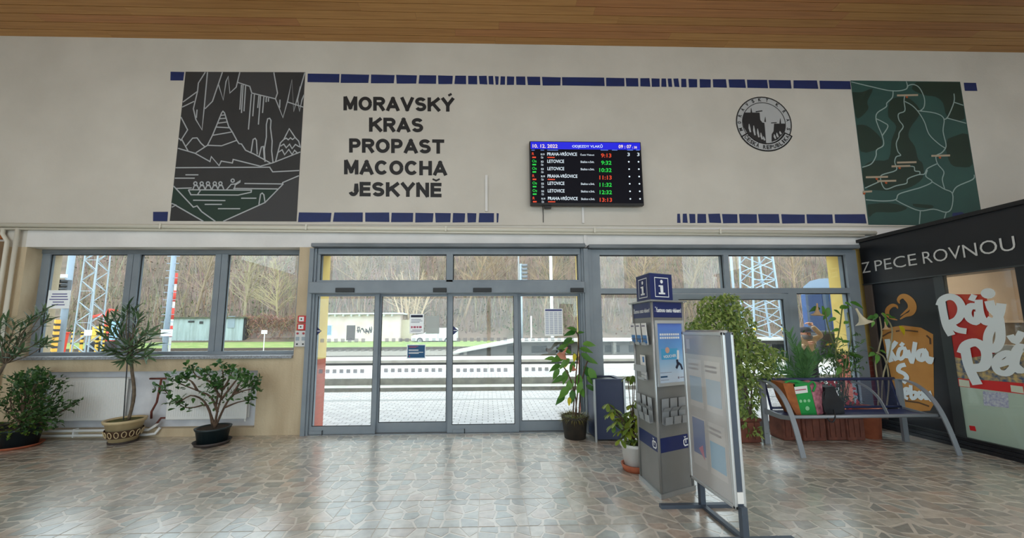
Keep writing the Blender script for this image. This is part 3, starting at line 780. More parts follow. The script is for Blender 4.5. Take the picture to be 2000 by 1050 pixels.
sblue, swhite, sred, sgreen, scream, scyan = led('screen_blue', (18, 26, 220)), led('screen_white', (225, 240, 250)), led('screen_red', (232, 72, 34)), led('screen_green', (20, 215, 70)), led('screen_cream', (255, 232, 205)), led('screen_pale', (120, 160, 245))
hb = MB().box(.702, 2.508, -.1316, -.1308, 4.475, 4.598).build('header_bar', sblue, tv)
def ttx(body, u0, v0, u1, v1, mat, bold=.012, name='screen_text', par=None):
    text_fit(name, body, T(u0, v0, -.1325), T(u1, v0 + (u1 - u0) * .008, -.1325), T(u0, v1, -.1325), mat, par or tv, bold)
ttx('10. 12. 2022', 133, 140, 453, 186, scream, .02, par=hb)
ttx('ODJEZDY VLAKŮ', 640, 138, 1030, 192, scyan if False else swhite, .012, par=hb)
ttx('09 : 07', 1235, 148, 1398, 193, scream, .02, par=hb)
ttx(': 38', 1410, 166, 1470, 196, scream, .015, par=hb)
for u0, u1 in ((118, 160), (235, 280), (320, 460), (1005, 1100), (1150, 1220), (1345, 1420), (1460, 1505)):
    MB().poly([T(u0, 213, -.1325), T(u1, 214, -.1325), T(u1, 220, -.1325), T(u0, 219, -.1325)]).build('header_caption', scyan, hb)
rows = [('R', 'R19', 'PRAHA-VRŠOVICE', 'Česká Třebová', '9:13', 245), ('Os', 'S2', 'LETOVICE', 'Skalice n.Svit.', '9:32', 338), ('Os', 'S2', 'LETOVICE', 'Skalice n.Svit.', '10:32', 432), ('R', 'R19', 'PRAHA-VRŠOVICE', '', '11:13', 527),
        ('Os', 'S2', 'LETOVICE', 'Skalice n.Svit.', '11:32', 620), ('Os', 'S2', 'LETOVICE', 'Skalice n.Svit.', '12:32', 716), ('R', 'R19', 'PRAHA-VRŠOVICE', 'Skalice n.Svit.', '13:13', 813)]
for k, (ty, ln, dest, via, tm, v) in enumerate(rows):
    d = k * 1.5; c = sred if ty == 'R' else sgreen
    ttx(ty, 125 + d, v, (152 if ty == 'R' else 182) + d, v + 36, c)
    ttx(ln, 238 + d, v + 14, (286 if len(ln) > 2 else 272) + d, v + 38, swhite)
    ttx('ČD', 240 + d, v + 50, 270 + d, v + 78, swhite)
    MB().poly([T(128 + d, v + 55, -.1325), T(176 + d, v + 55, -.1325), T(176 + d, v + 73, -.1325), T(128 + d, v + 73, -.1325)]).build('train_number', c, tv)
    ttx(dest, 320 + d, v - (10 if 'Š' in dest else 0), (702 if len(dest) > 9 else 535) + d, v + 42, swhite, .014)
    if ty == 'R': MB().poly([T(322 + d, v + 58, -.1325), T(415 + d, v + 59, -.1325), T(415 + d, v + 72, -.1325), T(322 + d, v + 71, -.1325)]).build('train_name', sred, tv)
    if via: ttx(via, 745 + d, v + 15, 922 + d, v + 42, swhite, .008)
    ttx(tm, (1010 if len(tm) < 5 else 985) + d, v + 14, 1142 + d, v + 66, c, .018)
    for u in (1348, 1473):
        if k == 0: ttx('3', u, v + 5, u + 30, v + 48, swhite)
        else: MB().disc(T(u + 14 + k * 4, v + 28, -.1325), NW, .014, 10).build('dot_mark', swhite, tv)
MB().box(T(290, 935).x, T(375, 935).x, -.11, -.06, 3.49, 3.535).build('receiver_box', black_m, tv)
tag(MB().tube([W(1060, 402, -.03), W(1061, 420, -.008), W(1061, 434, -.008)], .006, 6).build('screen_cable', black_m), 'thin black cable hanging below the departure screen', 'cable')
tag(MB().box(W(950, 380).x - .02, W(950, 380).x + .02, -.03, 0, W(950, 413).z, W(950, 343).z).build('cable_duct', plaster_low), 'short white cable duct on the wall left of the screen', 'duct')
tag(MB().box(W(1138, 420).x - .018, W(1138, 420).x + .018, -.025, 0, W(1138, 436).z, 3.535).build('cable_duct', plaster_low), 'white cable duct running down from the departure screen', 'duct')
tag(MB().box(1.555, 1.60, -.03, -.004, 2.9, 3.13).build('cable_duct', plaster_low), 'short white duct above the post between the sliding door and glazed screen', 'duct')

# ================================================================== pipes
def pz(x): return 3.205 - (x + 7.6) * .0070
hp = thing('heating_pipe', (-.8, -.04, 3.1), 'long cream painted heating pipe under the murals', 'pipe')
MB().tube([(-9.2, -.045, pz(-9.2) - .0), (6.4, -.045, pz(6.4))], .036, 10).build('pipe_run', pipe_w, hp, True)
MB().tube([(-9.2, -.05, pz(-9.2) - .06), (6.2, -.05, pz(6.2) - .05)], .018, 8).build('thin_pipe', pipe_w, hp, True)
for px in (322, 603, 872, 1158, 1400):
    x = W(px, 450).x; z = pz(x)
    MB().box(x - .012, x + .012, -.09, 0, z - .045, z - .03).box(x - .012, x + .012, -.092, -.08, z - .045, z + .04).build('pipe_clip', pipe_w, hp)
vp = thing('riser_pipe', (-7.35, -.05, 0), 'pair of cream vertical pipes at the left edge beside the oleander', 'pipe')
MB().tube([(-7.50, -.05, 3.15), (-7.50, -.05, 3.06), (-7.40, -.06, 2.94), (-7.40, -.06, .12), (-7.40, -.06, .0)], .026, 10).build('pipe', pipe_w, vp, True)
MB().tube([(-7.27, -.06, 3.15), (-7.27, -.06, .08), (-7.27, -.06, 0)], .026, 10).build('pipe', pipe_w, vp, True)
lp = thing('floor_pipe', (-6.5, -.05, 0), 'two white heating pipes along the floor under the left radiator', 'pipe')
MB().tube([(-9.2, -.05, .115), (-5.0, -.05, .115), (-4.93, -.04, .16), (-4.93, .05, .2)], .02, 8).build('pipe', white_p, lp, True)
MB().tube([(-9.2, -.05, .045), (-5.02, -.05, .045), (-4.9, -.05, .06), (-4.86, -.02, .14)], .02, 8).build('pipe', white_p, lp, True)
for x in (-6.9, -6.06, -5.3): MB().box(x - .01, x + .01, -.065, 0, .02, .14).build('pipe_bracket', white_p, lp)
rust = M('rusty_pipe', (122, 66, 54), .7, rgb2=(98, 50, 42), scale=20)
rp = thing('radiator_pipe', (-4.95, 0, .2), 'thin red-brown pipe joining the two radiators', 'pipe')
MB().tube([(-5.10, .0, .845), (-4.83, .0, .845)], .014, 8).tube([(-4.93, 0, .845), (-4.965, 0, .5), (-5.03, 0, .36), (-5.04, .02, .26)], .014, 8).build('supply_pipe', rust, rp, True)
MB().tube([(-4.79, 0, .27), (-4.88, 0, .27), (-4.93, .0, .2), (-4.97, .0, .15)], .014, 8).build('return_pipe', rust, rp, True)
def radiator(x0, x1, label):
    t = thing('radiator', ((x0 + x1) / 2, .03, .24), label, 'radiator', 'panel radiators in the niche')
    MB().bevbox(x0, x1, -.025, .0, .245, .855, .012).build('front_panel', white_p, t)
    MB().bevbox(x0 + .01, x1 - .01, .05, .07, .25, .85, .008).build('rear_panel', white_p, t)
    m = MB(); n = int((x1 - x0 - .06) / .034)
    for i in range(n):
        x = x0 + .03 + i * .034
        m.box(x, x + .016, -.0285, -.024, .29, .82)
    m.build('pressed_rib', white_p, t, kind='stuff')
    MB().box(x0, x1, -.03, .07, .845, .862).build('top_grille', white_p, t)
    MB().tube([(x1 - .04, .02, .24), (x1 - .04, .02, .20)], .012, 8).build('valve', white_p, t)
    MB().box(x0 + .2, x0 + .24, .06, .1, .3, .8).box(x1 - .24, x1 - .2, .06, .1, .3, .8).build('wall_bracket', white_p, t)
radiator(-6.50, -5.40, 'white panel radiator left of the oleander stem')
radiator(-4.80, -3.62, 'white panel radiator behind the potted jade plant')

# ================================================================== alarm boxes on the pier
red_p = M('red_plastic', (200, 34, 40), .4)
for nm, (u0, v0, u1, v1) in (('upper of the two red fire alarm call points on the pier', (581.5, 616, 598, 629.5)), ('lower of the two red fire alarm call points on the pier', (580, 631.5, 597, 644.5))):
    a = W(u0, v0, -.045); b = W(u1, v1, -.045)
    t = thing('fire_call_point', ((a.x + b.x) / 2, 0, b.z), nm, 'call point', 'fire alarm call points')
    MB().bevbox(a.x, b.x, -.045, 0, b.z, a.z, .006).build('housing', red_p, t)
    w_ = b.x - a.x; h_ = a.z - b.z
    MB().box(a.x + w_ * .17, b.x - w_ * .27, -.048, -.044, b.z + h_ * .17, a.z - h_ * .17).build('press_plate', white_p, t)
    MB().tube([((a.x + b.x) / 2 - w_ * .05, -.046, (a.z + b.z) / 2), ((a.x + b.x) / 2 - w_ * .05, -.053, (a.z + b.z) / 2)], .012, 10).build('press_button', black_m, t)
a = W(576.5, 645.5, -.05); b = W(598, 676.5, -.05)
t = thing('switch_panel', ((a.x + b.x) / 2, 0, b.z), 'pale grey door switch panel under the red call points', 'switch')
MB().bevbox(a.x, b.x, -.05, 0, b.z, a.z, .005).build('housing', M('pale_grey_plastic', (214, 216, 216), .5), t)
w_ = b.x - a.x; h_ = a.z - b.z
for fx in (.22, .72):
    x = a.x + w_ * fx
    MB().tube([(x, -.05, a.z - h_ * .17), (x, -.058, a.z - h_ * .17)], .017, 12).build('red_lamp', M('dull_red', (176, 64, 70), .4), t)
    MB().tube([(x, -.05, a.z - h_ * .84), (x, -.056, a.z - h_ * .84)], .013, 12).build('key_switch', black_m, t)
    MB().box(x - .025, x + .03, -.052, -.05, a.z - h_ * .62, a.z - h_ * .38).build('instruction_label', M('grey_label', (158, 172, 182), .6), t)
pan = thing('wooden_panel', (-8.0, -.05, 2.95), 'orange-brown wooden board at the far left edge below the pipe', 'panel')
MB().bevbox(-8.9, -7.52, -.04, 0, 2.985, 3.12, .01).build('board', M('orange_wood', (172, 92, 24), .5, rgb2=(140, 70, 18), scale=4, stretch=(.4, 3, 6)), pan)
nb = MB().bevbox(-8.9, -7.47, -.03, 0, 2.28, 2.95, .006).build('notice_board', M('brown_board', (128, 104, 76), .7, rgb2=(116, 94, 70), scale=5))
tag(nb, 'plain brown board on the wall left of the riser pipes', 'board')
# ================================================================== notices on the glass
def sheet(name, u0, v0, u1, v1, Y, mat, label, cat='notice', th=.0015):
    a, b = W(u0, v0, Y), W(u1, v1, Y)
    o = MB().box(a.x, b.x, Y - th, Y, b.z, a.z).build(name, mat)
    return tag(o, label, cat), a, b
def lines(par, a, b, rows, mat, Y, name='print_line'):
    for f0, f1, g0, g1 in rows:
        x0 = a.x + (b.x - a.x) * f0; x1 = a.x + (b.x - a.x) * f1
        z0 = a.z + (b.z - a.z) * g0; z1 = a.z + (b.z - a.z) * g1
        MB().poly([(x0, Y, z1), (x1, Y, z1), (x1, Y, z0), (x0, Y, z0)]).build(name, mat, par)
grey_ink = M('grey_ink', (140, 140, 156), .7); red_ink = M('red_ink', (186, 90, 112), .7); dark_ink = M('dark_ink', (38, 44, 66), .7); white_ink = M('white_ink', (236, 240, 244), .7)
wpaper = M('window_paper', (246, 246, 246), .7, transl=.55)
n1, a, b = sheet('paper_notice', 800.5, 613, 827.5, 651, .044, wpaper, 'white paper notice with dark heading taped on the second door leaf')
lines(n1, a, b, [(.08, .92, .05, .17)], dark_ink, .0415)
lines(n1, a, b, [(.1, .8, .27, .30), (.1, .9, .34, .37), (.1, .7, .41, .44), (.2, .9, .80, .83), (.1, .8, .87, .9)], grey_ink, .0415)
lines(n1, a, b, [(.1, .22, .62, .72), (.27, .45, .62, .72), (.5, .62, .62, .72), (.67, .85, .62, .72)], red_ink, .0415)
n2, a, b = sheet('paper_notice', 832, 616.5, 858, 651.5, .0445, sheer('backlit_paper', (196, 202, 200), .82), 'pale back of a sheet taped on the second door leaf, plain grey')
teal_b = M('petrol_blue_print', (48, 98, 140), .5, transl=.4)
n3, a, b = sheet('blue_notice', 795, 672.5, 831, 700, .044, wpaper, 'blue notice with white border low on the second door leaf')
lines(n3, a, b, [(.04, .96, .05, .93)], teal_b, .0415, 'blue_field')
lines(n3, a, b, [(.1, .62, .36, .43), (.1, .88, .53, .57), (.1, .64, .60, .64)], white_ink, .041)
lines(n3, a, b, [(.1, .6, .12, .15), (.1, .5, .19, .22), (.12, .18, .78, .86)], red_ink, .041)
n4, a, b = sheet('timetable_sheet', 1063, 602.5, 1100, 655.5, .044, wpaper, 'timetable sheet with four grey columns on the rightmost door leaf')
lines(n4, a, b, [(.04, .96, .02, .09)], M('indigo_ink', (86, 92, 140), .7), .0415)
lines(n4, a, b, [(.05 + k * .235, .05 + k * .235 + .19, .13 + r * .068, .13 + r * .068 + .05) for k in range(4) for r in range(12)], M('pale_ink', (204, 208, 220), .7, transl=.5), .0415)
n5, a, b = sheet('paper_notice', 95.5, 566.5, 134.5, 602, .218, wpaper, 'white text sheet stuck in the top left window pane')
lines(n5, a, b, [(.18, .85, .18, .24), (.15, .88, .32, .38), (.08, .92, .47, .53), (.25, .75, .62, .68), (.22, .8, .77, .83)], M('violet_ink', (120, 118, 170), .7), .2155)

# ================================================================== information column
alu = M('aluminium', (176, 180, 182), .35, metal=.7); grey_pan = M('grey_column_panel', (138, 138, 136), .4, rgb2=(130, 130, 129), scale=3, metal=.25)
Nc, Lc, Rc = Vector((1.581, -2.203, 0)), Vector((1.575, -1.733, 0)), Vector((2.012, -2.017, 0))
cen = (Nc + Lc + Rc) / 3
ic = thing('information_column', tuple(cen), 'grey three-sided information column with blue cube marked i', 'display stand')
def tri(k, z0, z1, c=cen): return MB().prism([c + (p - cen) * k + Vector((0, 0, z0)) for p in (Nc, Lc, Rc)], (0, 0, z1 - z0))
tri(1.0, 0, .045).build('base_plate', alu, ic)
tri(.90, .045, 1.82).build('body', grey_pan, ic)
def tri_pts(k, z): return [cen + (p - cen) * k + Vector((0, 0, z)) for p in (Nc, Lc, Rc)]
for p in tri_pts(.91, .045): MB().tube([p, p + Vector((0, 0, 1.775))], .013, 10).build('corner_profile', alu, ic, True)
tri(1.10, 1.82, 1.835).build('top_plate', alu, ic)
navy2 = M('dark_blue_print', (26, 42, 100), .4)
tri(.93, 1.665, 1.815).build('header_band', navy2, ic)
bb_ = tri(.93, .40, .53).build('lower_band', navy2, ic)
iw = cen + Vector((-.035, -.045, 0))
cube = MB().prism([iw + (p - cen) * .66 + Vector((0, 0, 1.835)) for p in (Nc, Lc, Rc)], (0, 0, .265)).build('info_cube', navy2, ic)
MB().prism([iw + (p - cen) * .68 + Vector((0, 0, 2.10)) for p in (Nc, Lc, Rc)], (0, 0, .006)).build('cube_cap', alu, cube)
uR = (Rc - Nc).normalized(); nR = Vector((uR.y, -uR.x, 0)); LR = (Rc - Nc).length
uL = (Lc - Nc).normalized(); nL = Vector((-uL.y, uL.x, 0)); LL = (Lc - Nc).length
def face(k, c=cen):
    n0 = c + (Nc - cen) * k
    return (lambda f, z, o=.004: n0 + uR * (LR * k * f) + nR * o + Vector((0, 0, z))), (lambda f, z, o=.004: n0 + uL * (LL * k * f) + nL * o + Vector((0, 0, z)))
cR, cL = face(.66, iw)
for fc in (cR, cL):
    flip = fc is cL
    g = (lambda f, z, o=.004, fc=fc, flip=flip: fc(1 - f, z, o) if flip else fc(f, z, o))
    MB().ribbon([g(.2, 1.87), g(.8, 1.87), g(.8, 2.06), g(.2, 2.06)], nL if flip else nR, .008, closed=True).build('info_frame', white_ink, cube)
    c = g(.5, 2.022, .005); MB().disc(c, nL if flip else nR, .019, 14).build('info_dot', white_ink, cube)
    m = MB(); m.poly([g(.42, 1.985, .005), g(.56, 1.985, .005), g(.56, 1.91, .005), g(.44, 1.91, .005)]).poly([g(.35, 1.912, .005), g(.64, 1.912, .005), g(.64, 1.895, .005), g(.35, 1.895, .005)]).poly([g(.36, 1.985, .005), g(.44, 1.985, .005), g(.44, 1.97, .005), g(.36, 1.97, .005)])
    m.build('info_letter', white_ink, cube)
hR, hL = face(.93)
text_fit('header_text', 'Šťastnou cestu vlakem!', hR(.09, 1.768), hR(.93, 1.768), hR(.09, 1.715), white_ink, ic, .03)
text_fit('header_text', 'Šťastnou cestu vlakem!', hL(.93, 1.768), hL(.09, 1.768), hL(.93, 1.715), white_ink, ic, .02)
def cd_logo(g, nrm, f0, w, z0, h):
    P = lambda x, y: g(f0 + w * x, z0 + h * y, .005)
    m = MB()
    m.ribbon([P(.62, .15), P(.25, .12), P(.08, .3), P(.08, .6), P(.25, .72), P(.45, .72)], nrm, .013)
    m.ribbon([P(.42, .35), P(.42, .72), P(.62, .72), P(.78, .72), P(.92, .6), P(.92, .3), P(.78, .15), P(.62, .15)], nrm, .013)
    m.ribbon([P(.15, .98), P(.3, .88), P(.45, .98)], nrm, .008)
    m.build('railway_logo', white_ink, bb_)
cd_logo(hR, nR, .74, .2, .415, .10)
cd_logo(lambda f, z, o: hL(1 - f, z, o), nL, .72, .2, .415, .10)
gR, gL = face(.905)
# framed voucher poster on the right face
pf = MB()
for q in (((.03, 1.635), (.97, 1.635), (.97, 1.605), (.03, 1.605)), ((.03, 1.035), (.97, 1.035), (.97, 1.005), (.03, 1.005)), ((.03, 1.605), (.09, 1.605), (.09, 1.035), (.03, 1.035)), ((.91, 1.605), (.97, 1.605), (.97, 1.035), (.91, 1.035))):
    pf.prism([gR(f, z, .002) for f, z in q], nR * .02)
pf = pf.build('poster_frame', M('bright_aluminium', (206, 210, 212), .3, metal=.5), ic)
pst = M('voucher_poster_blue', (128, 168, 222), .3)
nt = pst.node_tree; tcn = nt.nodes.new('ShaderNodeTexCoord'); sp = nt.nodes.new('ShaderNodeSeparateXYZ'); rp_ = nt.nodes.new('ShaderNodeValToRGB')
nt.links.new(tcn.outputs['Generated'], sp.inputs[0]); nt.links.new(sp.outputs[2], rp_.inputs[0])
e = rp_.color_ramp.elements; e[0].color = lin((206, 222, 240)) + (1,); e[1].color = lin((92, 122, 206)) + (1,); e[0].position = .12
k_ = rp_.color_ramp.elements.new(.32); k_.color = lin((168, 208, 240)) + (1,); k_ = rp_.color_ramp.elements.new(.6); k_.color = lin((110, 170, 232)) + (1,)
nt.links.new(rp_.outputs[0], nt.nodes['Principled BSDF'].inputs['Base Color'])
po = MB().prism([gR(f, z, .002) for f, z in ((.09, 1.605), (.91, 1.605), (.91, 1.035), (.09, 1.035))], nR * .006).build('voucher_poster', pst, ic)
def prt(g, f0, f1, z0, z1, mat, par, name='poster_print', o=.0095): MB().poly([g(f0, z0, o), g(f1, z0, o), g(f1, z1, o), g(f0, z1, o)]).build(name, mat, par)
for z in (1.487, 1.455):
    for k in range(9): prt(gR, .18 + k * .073, .18 + k * .073 + .058, z, z + .02, white_ink, po, 'headline_mark')
prt(gR, .2, .74, 1.255, 1.36, M('voucher_cyan', (84, 178, 228), .4), po, 'voucher_card')
text_fit('voucher_word', 'VOUCHER', gR(.26, 1.295, .0105), gR(.68, 1.305, .0105), gR(.26, 1.268, .0105), white_ink, po, .03)
peach = M('peach_print', (226, 178, 160), .5)
MB().disc(gR(.4, 1.345, .0105), nR, .03, 12).build('hand_print', peach, po)
m = MB(); m.ribbon([gR(.70, 1.25, .0105), gR(.72, 1.20, .0105), gR(.66, 1.165, .0105)], nR, .028).ribbon([gR(.73, 1.22, .0105), gR(.82, 1.195, .0105), gR(.86, 1.15, .0105)], nR, .022); m.build('jumper_trousers', dark_ink, po)
m = MB(); m.ribbon([gR(.75, 1.34, .0105), gR(.735, 1.25, .0105)], nR, .03); m.build('jumper_shirt', white_ink, po)
prt(gR, .14, .36, 1.085, 1.10, teal_b, po); prt(gR, .14, .5, 1.13, 1.134, grey_ink, po); prt(gR, .14, .4, 1.06, 1.064, grey_ink, po); MB().disc(gR(.72, 1.075, .0105), nR, .012, 10).build('logo_print', grey_ink, po); prt(gR, .77, .9, 1.072, 1.08, grey_ink, po)
# leaflet holders
hold = M('grey_holder_sheet', (168, 172, 176), .35, metal=.3)
def holder(g, n, f0, f1, z0, h, name='leaflet_holder'):
    a = [g(f0, z0, .012), g(f1, z0, .012), g(f1, z0 + h, .02), g(f0, z0 + h, .02)]
    m = MB().prism(a, n * .003)
    b_ = [g(f0, z0, .012), g(f1, z0, .012), g(f1, z0 - .004, .05), g(f0, z0 - .004, .05)]
    m.prism(b_, (0, 0, .003))
    c_ = [g(f0, z0, .05), g(f1, z0, .05), g(f1, z0 + h * .30, .056), g(f0, z0 + h * .30, .056)]
    m.prism(c_, n * .003)
    d_ = [g(f0, z0 + h * .48, .022), g(f1, z0 + h * .48, .022), g(f1, z0 + h * .66, .05), g(f0, z0 + h * .66, .05)]
    m.prism(d_, n * .003)
    return m.build(name, hold, ic)
for f in (.10, .37, .64): holder(gR, nR, f, f + .22, .66, .23)
for f in (.14, .43, .72): holder(gL, nL, f, f + .2, .66, .23)
for f in (.14, .45, .76): holder(gL, nL, f, f + .22, 1.395, .09)
holder(gL, nL, .3, .62, 1.05, .08)
MB().prism([gL(.28, 1.19, .03), gL(.78, 1.19, .06), gL(.78, 1.125, .06), gL(.28, 1.125, .03)], nL * .004).build('bent_holder_plate', hold, ic)
lf_blue = M('leaflet_blue', (74, 134, 196), .5)
for k, f in enumerate((.13, .44, .75)):
    o = MB().prism([gL(f, 1.40, .024), gL(f + .23, 1.40, .024), gL(f + .23, 1.61, .04), gL(f, 1.61, .04)], nL * .006).build('leaflet', paper)
    tag(o, ('white and blue leaflet nearest the corner, upper holder of the column', 'white and blue leaflet in the middle, upper holder of the column', 'white and blue leaflet farthest back, upper holder of the column')[k], 'leaflet', 'leaflets in the upper holders')
    MB().poly([gL(f + .01, 1.41, .032), gL(f + .22, 1.41, .032), gL(f + .22, 1.49, .038), gL(f + .01, 1.49, .038)]).build('picture', lf_blue, o)
    MB().poly([gL(f + .03, 1.575, .046), gL(f + .2, 1.575, .046), gL(f + .2, 1.59, .047), gL(f + .03, 1.59, .047)]).build('heading', grey_ink, o)
o = MB().prism([gL(.33, 1.055, .02), gL(.58, 1.055, .02), gL(.58, 1.29, .026), gL(.33, 1.29, .026)], nL * .004).build('leaflet', paper)
tag(o, 'single white leaflet in the middle holder of the column', 'leaflet')
MB().poly([gL(.36, 1.22, .031), gL(.44, 1.22, .031), gL(.44, 1.275, .033), gL(.36, 1.275, .033)]).build('picture', lf_blue, o)

# ================================================================== poster stand
ps = thing('poster_stand', (1.88, -2.55, 0), 'free standing aluminium poster frame on dark feet in front of the column', 'poster stand')
dk = M('blue_grey_steel', (78, 88, 102), .4, metal=.2)
bx0, bx1, by0, by1, bz0, bz1 = 1.828, 1.918, -2.85, -2.255, .215, 1.525
MB().box(bx0 + .02, bx1 - .02, by0 + .006, by1 - .006, bz0 + .006, bz1 - .006).build('core', dk, ps)
for x0, x1 in ((bx0, bx0 + .024), (bx1 - .024, bx1)):
    m = MB()
    m.bevbox(x0, x1, by0, by0 + .03, bz0, bz1, .007).bevbox(x0, x1, by1 - .03, by1, bz0, bz1, .007).bevbox(x0, x1, by0, by1, bz0, bz0 + .03, .007).bevbox(x0, x1, by0, by1, bz1 - .03, bz1, .007)
    m.build('snap_frame', M('bright_aluminium', (206, 210, 212), .3), ps)
m = MB().tube([(1.873, by1 - .02, bz1 - .004), (1.873, by0 + .02, bz1 - .004)], .02, 8); m.build('top_rail', alu, ps, True)
film = M('poster_behind_film', (196, 194, 192), .18, rgb2=(190, 188, 188), scale=2, spec=1.0, coat=1.0)  # sheet and print colours are paled to imitate glare on the film
pp = MB().box(bx0 + .010, bx0 + .021, by0 + .028, by1 - .028, bz0 + .028, bz1 - .028).build('poster', film, ps)
def pb(f0, f1, g0, g1, rgb, nm):                      # f from the far edge, g from the top
    y0 = by1 - .03 - (by1 - by0 - .06) * f0; y1 = by1 - .03 - (by1 - by0 - .06) * f1
    z0 = bz1 - .03 - (bz1 - bz0 - .06) * g0; z1 = bz1 - .03 - (bz1 - bz0 - .06) * g1
    MB().poly([(bx0 + .0092, y0, z1), (bx0 + .0092, y1, z1), (bx0 + .0092, y1, z0), (bx0 + .0092, y0, z0)]).build(nm, M('glare_washed_%d_%d_%d' % rgb, tuple(min(255, c + 14) for c in rgb), .18, spec=1.0, coat=1.0), pp)
pb(0, 1, 0, .135, (150, 151, 158), 'poster_header')
bx0 -= .0006
pb(.06, .16, .03, .10, (186, 186, 190), 'poster_logo')
bx0 += .0006
for f0, f1 in ((.08, .45), (.53, .92)):
    for g0, c in ((.17, (172, 190, 206)), (.57, (140, 152, 184) if f0 < .3 else (150, 186, 212))):
        pb(f0, f1, g0, g0 + .33, (192, 190, 188), 'poster_card')
        o = bx0
        y0 = by1 - .03 - (by1 - by0 - .06) * (f0 + .02); y1 = by1 - .03 - (by1 - by0 - .06) * (f1 - .02)
        gz = lambda g: bz1 - .03 - (bz1 - bz0 - .06) * g
        ga, gb = (g0 + .12, g0 + .29) if not (f0 < .3 and g0 > .5) else (g0 + .01, g0 + .25)
        MB().poly([(bx0 + .0085, y0, gz(gb)), (bx0 + .0085, y1, gz(gb)), (bx0 + .0085, y1, gz(ga)), (bx0 + .0085, y0, gz(ga))]).build('card_picture', M('glare_washed_%d_%d_%d' % c, c, .18, spec=1.0, coat=1.0), pp)
        for r in (.03, .06):
            if ga > g0 + .05: MB().poly([(bx0 + .0085, y0, gz(g0 + r + .014)), (bx0 + .0085, y0 + (y1 - y0) * .8, gz(g0 + r + .014)), (bx0 + .0085, y0 + (y1 - y0) * .8, gz(g0 + r)), (bx0 + .0085, y0, gz(g0 + r))]).build('card_text', M('glare_washed_text', (172, 170, 172), .4), pp)
MB().poly([(bx0 + .008, by1 - .16, .52), (bx0 + .008, by1 - .24, .44), (bx0 + .008, by1 - .22, .56)]).build('pink_shape', M('glare_washed_pink', (196, 140, 156), .4), pp)
MB().box(bx0 + .022, bx1 - .022, by0 - .001, by0 + .006, .26, .34).build('paper_scrap', paper, ps)
for y in (-2.345, -2.862):
    MB().box(1.852, 1.896, y - .02, y + .02, .03, bz0 + .03).build('upright', dk, ps)
    MB().box(1.50, 2.24, y - .022, y + .022, 0, .03).build('foot', dk, ps)
MB().box(1.855, 1.893, -2.84, -2.367, .005, .03).build('base_rail', dk, ps)

# ================================================================== waste bin
wbn = thing('waste_bin', (1.7, -.32, 0), 'tall navy blue waste bin with steel corner profiles', 'bin')
bin_b = M('navy_bin_panel', (34, 44, 76), .4)
MB().box(1.505, 1.91, -.51, -.12, .03, .83).build('body', bin_b, wbn)
for x, y in ((1.495, -.52), (1.92, -.52), (1.495, -.11), (1.92, -.11)): MB().box(x - .013, x + .013, y - .013, y + .013, 0, .85).build('corner_profile', alu, wbn)
MB().box(1.49, 1.925, -.525, -.47, .83, .852).box(1.49, 1.925, -.16, -.105, .83, .852).box(1.49, 1.56, -.47, -.16, .83, .852).box(1.855, 1.925, -.47, -.16, .83, .852).build('top_rim', bin_b, wbn)
MB().box(1.56, 1.855, -.47, -.16, .829, .833).build('opening', black_m, wbn)

# ================================================================== bench
bn = thing('bench', (4.77, -.9, 0), 'dark blue perforated metal bench with curved grey arm legs', 'bench')
steel = M('grey_bench_steel', (146, 152, 160), .4, metal=.3)
def perforated(name, rgb):
    m = bpy.data.materials.new(name); m.use_nodes = True
    nt = m.node_tree; nd = nt.nodes; lk = nt.links
    b = nd['Principled BSDF']; b.inputs['Base Color'].default_value = lin(rgb) + (1,); b.inputs['Roughness'].default_value = .4
    tc = nd.new('ShaderNodeTexCoord'); vo = nd.new('ShaderNodeTexVoronoi'); vo.inputs['Scale'].default_value = 85; vo.inputs['Randomness'].default_value = 0
    mp = nd.new('ShaderNodeMapping'); mp.inputs['Scale'].default_value = (1, 0, 1); lk.new(tc.outputs['Object'], mp.inputs['Vector']); lk.new(mp.outputs[0], vo.inputs['Vector'])
    ma = nd.new('ShaderNodeMath'); ma.operation = 'GREATER_THAN'; ma.inputs[1].default_value = .46
    lk.new(vo.outputs['Distance'], ma.inputs[0])
    t = nd.new('ShaderNodeBsdfTransparent'); mx = nd.new('ShaderNodeMixShader')
    lk.new(ma.outputs[0], mx.inputs[0]); lk.new(t.outputs[0], mx.inputs[1]); lk.new(b.outputs[0], mx.inputs[2]); lk.new(mx.outputs[0], nd['Material Output'].inputs[0])
    return m
perf = perforated('perforated_blue_sheet', (40, 50, 92)); blue_s = M('blue_bench_steel', (44, 54, 92), .4)
X0b, X1b = 3.83, 5.76
sp_ = [(-.70, .44), (-.80, .425), (-.95, .43), (-1.06, .445)]
m = MB()
for k in range(3): m.add([(X0b, sp_[k][0], sp_[k][1]), (X1b, sp_[k][0], sp_[k][1]), (X1b, sp_[k + 1][0], sp_[k + 1][1]), (X0b, sp_[k + 1][0], sp_[k + 1][1])], [(0, 1, 2, 3)])
m.build('seat', M('solid_blue_seat', (52, 60, 100), .4), bn)
bp_ = [(-.69, .47), (-.66, .60), (-.63, .72), (-.605, .82)]
m = MB()
for k in range(3): m.add([(X0b + .05, bp_[k][0], bp_[k][1]), (X1b - .05, bp_[k][0], bp_[k][1]), (X1b - .05, bp_[k + 1][0], bp_[k + 1][1]), (X0b + .05, bp_[k + 1][0], bp_[k + 1][1])], [(0, 1, 2, 3)])
m.build('backrest', perf, bn)
MB().tube([(X0b, -.60, .835), (X1b, -.60, .835)], .022, 10).build('top_rail', blue_s, bn, True)
MB().tube([(X0b, -1.075, .44), (X1b, -1.075, .44)], .022, 10).build('front_rail', steel, bn, True)
MB().tube([(X0b + .05, -.69, .47), (X1b - .05, -.69, .47)], .016, 8).build('back_rail', blue_s, bn, True)
